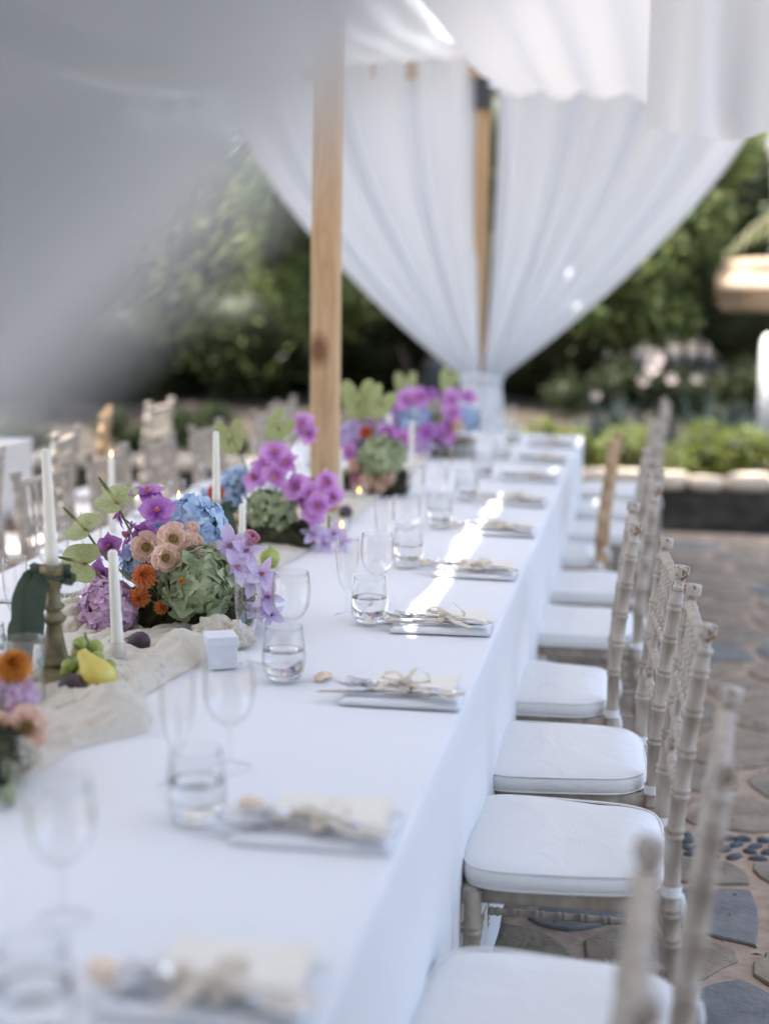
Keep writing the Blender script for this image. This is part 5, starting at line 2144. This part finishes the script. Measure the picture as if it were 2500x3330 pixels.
for i, (p, r_) in enumerate((((-.93, 3.98, .80), .045), ((-.90, 3.99, .775), .042), ((-.875, 4.0, .80), .04), ((-.85, 4.0, .775), .036))):
    B.star(p, r_, (.3, -.8, .3), i * 1.2)
B.flower('lisianthus', 'lisi', 'lcen', (-1.15, 3.96, .83), .03, (.1, -1, .3))
B.stem((-.895, 4.03, .85), None, (-.893, 4.03, TOP + .01), .004, 'stem_green')

# ---- third arrangement, right behind the post
C = Arr('blurred arrangement with peach roses and green hydrangea behind the timber post', (-.98, 5.15, TOP + .008))
C.moss((-.97, 5.15, TOP + .045), (.12, .08, .045), 41)
C.hyd((-.935, 5.10, .895), .078, 'petal_green', 42, 90, .34)
C.hyd((-1.04, 5.2, .945), .075, 'petal_lilac', 43, 90, .32)
C.hyd((-1.0, 5.22, .975), .06, 'petal_mauve', 44, 70, .32)
for i, (p, r_, k) in enumerate((((-1.03, 5.08, .86), .042, 'rose_p'), ((-.905, 5.05, .838), .044, 'rose_p'), ((-.975, 5.04, .815), .044, 'rose_p'), ((-.93, 5.04, .805), .036, 'rose_p'), ((-1.02, 5.05, .81), .032, 'rose'))):
    C.flower('rose', k, None, p, r_, toward(p, 0, 0, .3), i)
C.flower('dahlia', 'dahlia_r', 'dcen', (-.995, 5.09, .986), .03, (.1, -1, .2))
C.orchid((-.915, 5.1, .985), .045, (.2, -1, .1), 0, 'orchid')
C.orchid((-1.06, 5.1, .91), .045, (.1, -1, .1), 1, 'orchid_m')
C.anth((-1.035, 5.15, 1.108), .075, (.15, -1, .1), 3.2, (-1.0, 5.15, .92))
C.anth((-.955, 5.15, 1.095), .062, (.6, -.7, .2), 2.6, (-.98, 5.15, .92))

# ---- fourth arrangement
D = Arr('blurred arrangement of magenta orchids and pale blue hydrangea before the far curtain', (-.97, 6.4, TOP + .008))
D.moss((-.96, 6.42, TOP + .045), (.20, .09, .045), 51)
D.hyd((-1.01, 6.4, .93), .10, 'petal_blue', 52, 90, .30)
D.hyd((-1.12, 6.42, .92), .085, 'petal_lilac', 53, 80, .32)
D.hyd((-.80, 6.45, .915), .07, 'petal_blue', 54, 60, .32)
for i, (p, r_) in enumerate((((-1.10, 6.32, .995), .062), ((-1.05, 6.3, 1.015), .064), ((-.99, 6.3, 1.025), .066), ((-.95, 6.32, 1.035), .05), ((-1.06, 6.26, .845), .058), ((-1.02, 6.26, .825), .05), ((-.945, 6.26, .875), .062), ((-.845, 6.3, 1.02), .062), ((-.84, 6.3, .96), .06),
                             ((-.85, 6.3, .90), .06), ((-.855, 6.3, .855), .055), ((-.775, 6.34, 1.03), .05), ((-.88, 6.3, .87), .05))):
    D.orchid(p, r_, toward(p, .3 * math.sin(i * 2.3), 0, .2 * math.cos(i * 1.9)), i * 1.1, 'orchid_m' if i % 3 else 'orchid')
for i, p in enumerate(((-1.0, 6.27, .80), (-.95, 6.27, .81), (-1.13, 6.3, .84))):
    D.star(p, .06, (.2, -1, .2), i)
D.flower('rose', 'rose_w', None, (-.92, 6.3, .985), .038, (.1, -1, .2))
D.flower('rose', 'rose_p', None, (-.81, 6.28, .90), .036, (.1, -1, .2))
D.anth((-1.07, 6.42, 1.075), .062, (.1, -1, .2), 3.2, (-1.0, 6.4, .9))
D.anth((-.88, 6.42, 1.10), .060, (.7, -.7, .2), 2.7, (-.9, 6.4, .9))
D.anth((-.90, 6.36, .94), .05, (.4, -.8, .2), 1.7, (-.92, 6.4, .85))

# ---- nearest arrangement, cut by the left edge
E_ = Arr('near blurred arrangement with an amber dahlia cut by the left edge', (-1.0, 1.95, TOP + .008))
E_.moss((-1.005, 1.93, TOP + .04), (.075, .08, .042), 61)
E_.flower('dahlia', 'dahlia_a', 'dcen', (-.985, 2.09, .905), .037, toward((-.98, 2.1, .9), -.1, 0, .5))
E_.hyd((-.99, 2.10, .848), .036, 'petal_mauve', 62, 70, .32)
E_.flower('lisianthus', 'lisi2', 'lcen', (-.938, 2.03, .822), .031, toward((-.94, 2, .8), -.1, 0, .0))
E_.flower('lisianthus', 'lisi', 'lcen', (-.985, 2.02, .820), .026, toward((-.98, 2, .8), -.3, 0, .1))
E_.flower('rose', 'rose_p', None, (-.935, 1.99, .795), .024, (.2, -.9, -.1))
E_.orchid((-.985, 1.98, .800), .036, (.1, -1, .1), .3, 'orchid')
E_.flower('rose', 'rose_w', None, (-.918, 1.96, .795), .036, (.2, -.8, .3))
E_.flower('rose', 'rose_w', None, (-.935, 1.93, .785), .030, (.1, -.9, .1), 2)
E_.stem((-.92, 1.93, .80), None, (-.898, 1.88, TOP + .012), .004, 'stem_green')
E_.stem((-.97, 1.95, .81), None, (-.965, 1.92, TOP + .012), .004, 'stem_green')
mb = MB()
mb.sphere((0, 0, 0), .012, 10, 7, (1, 1, 1.3))
link('bud', mb.mesh('bud', 'petal_green'), E_.t, Vector((-.893, 1.87, TOP + .02)) - E_.b)
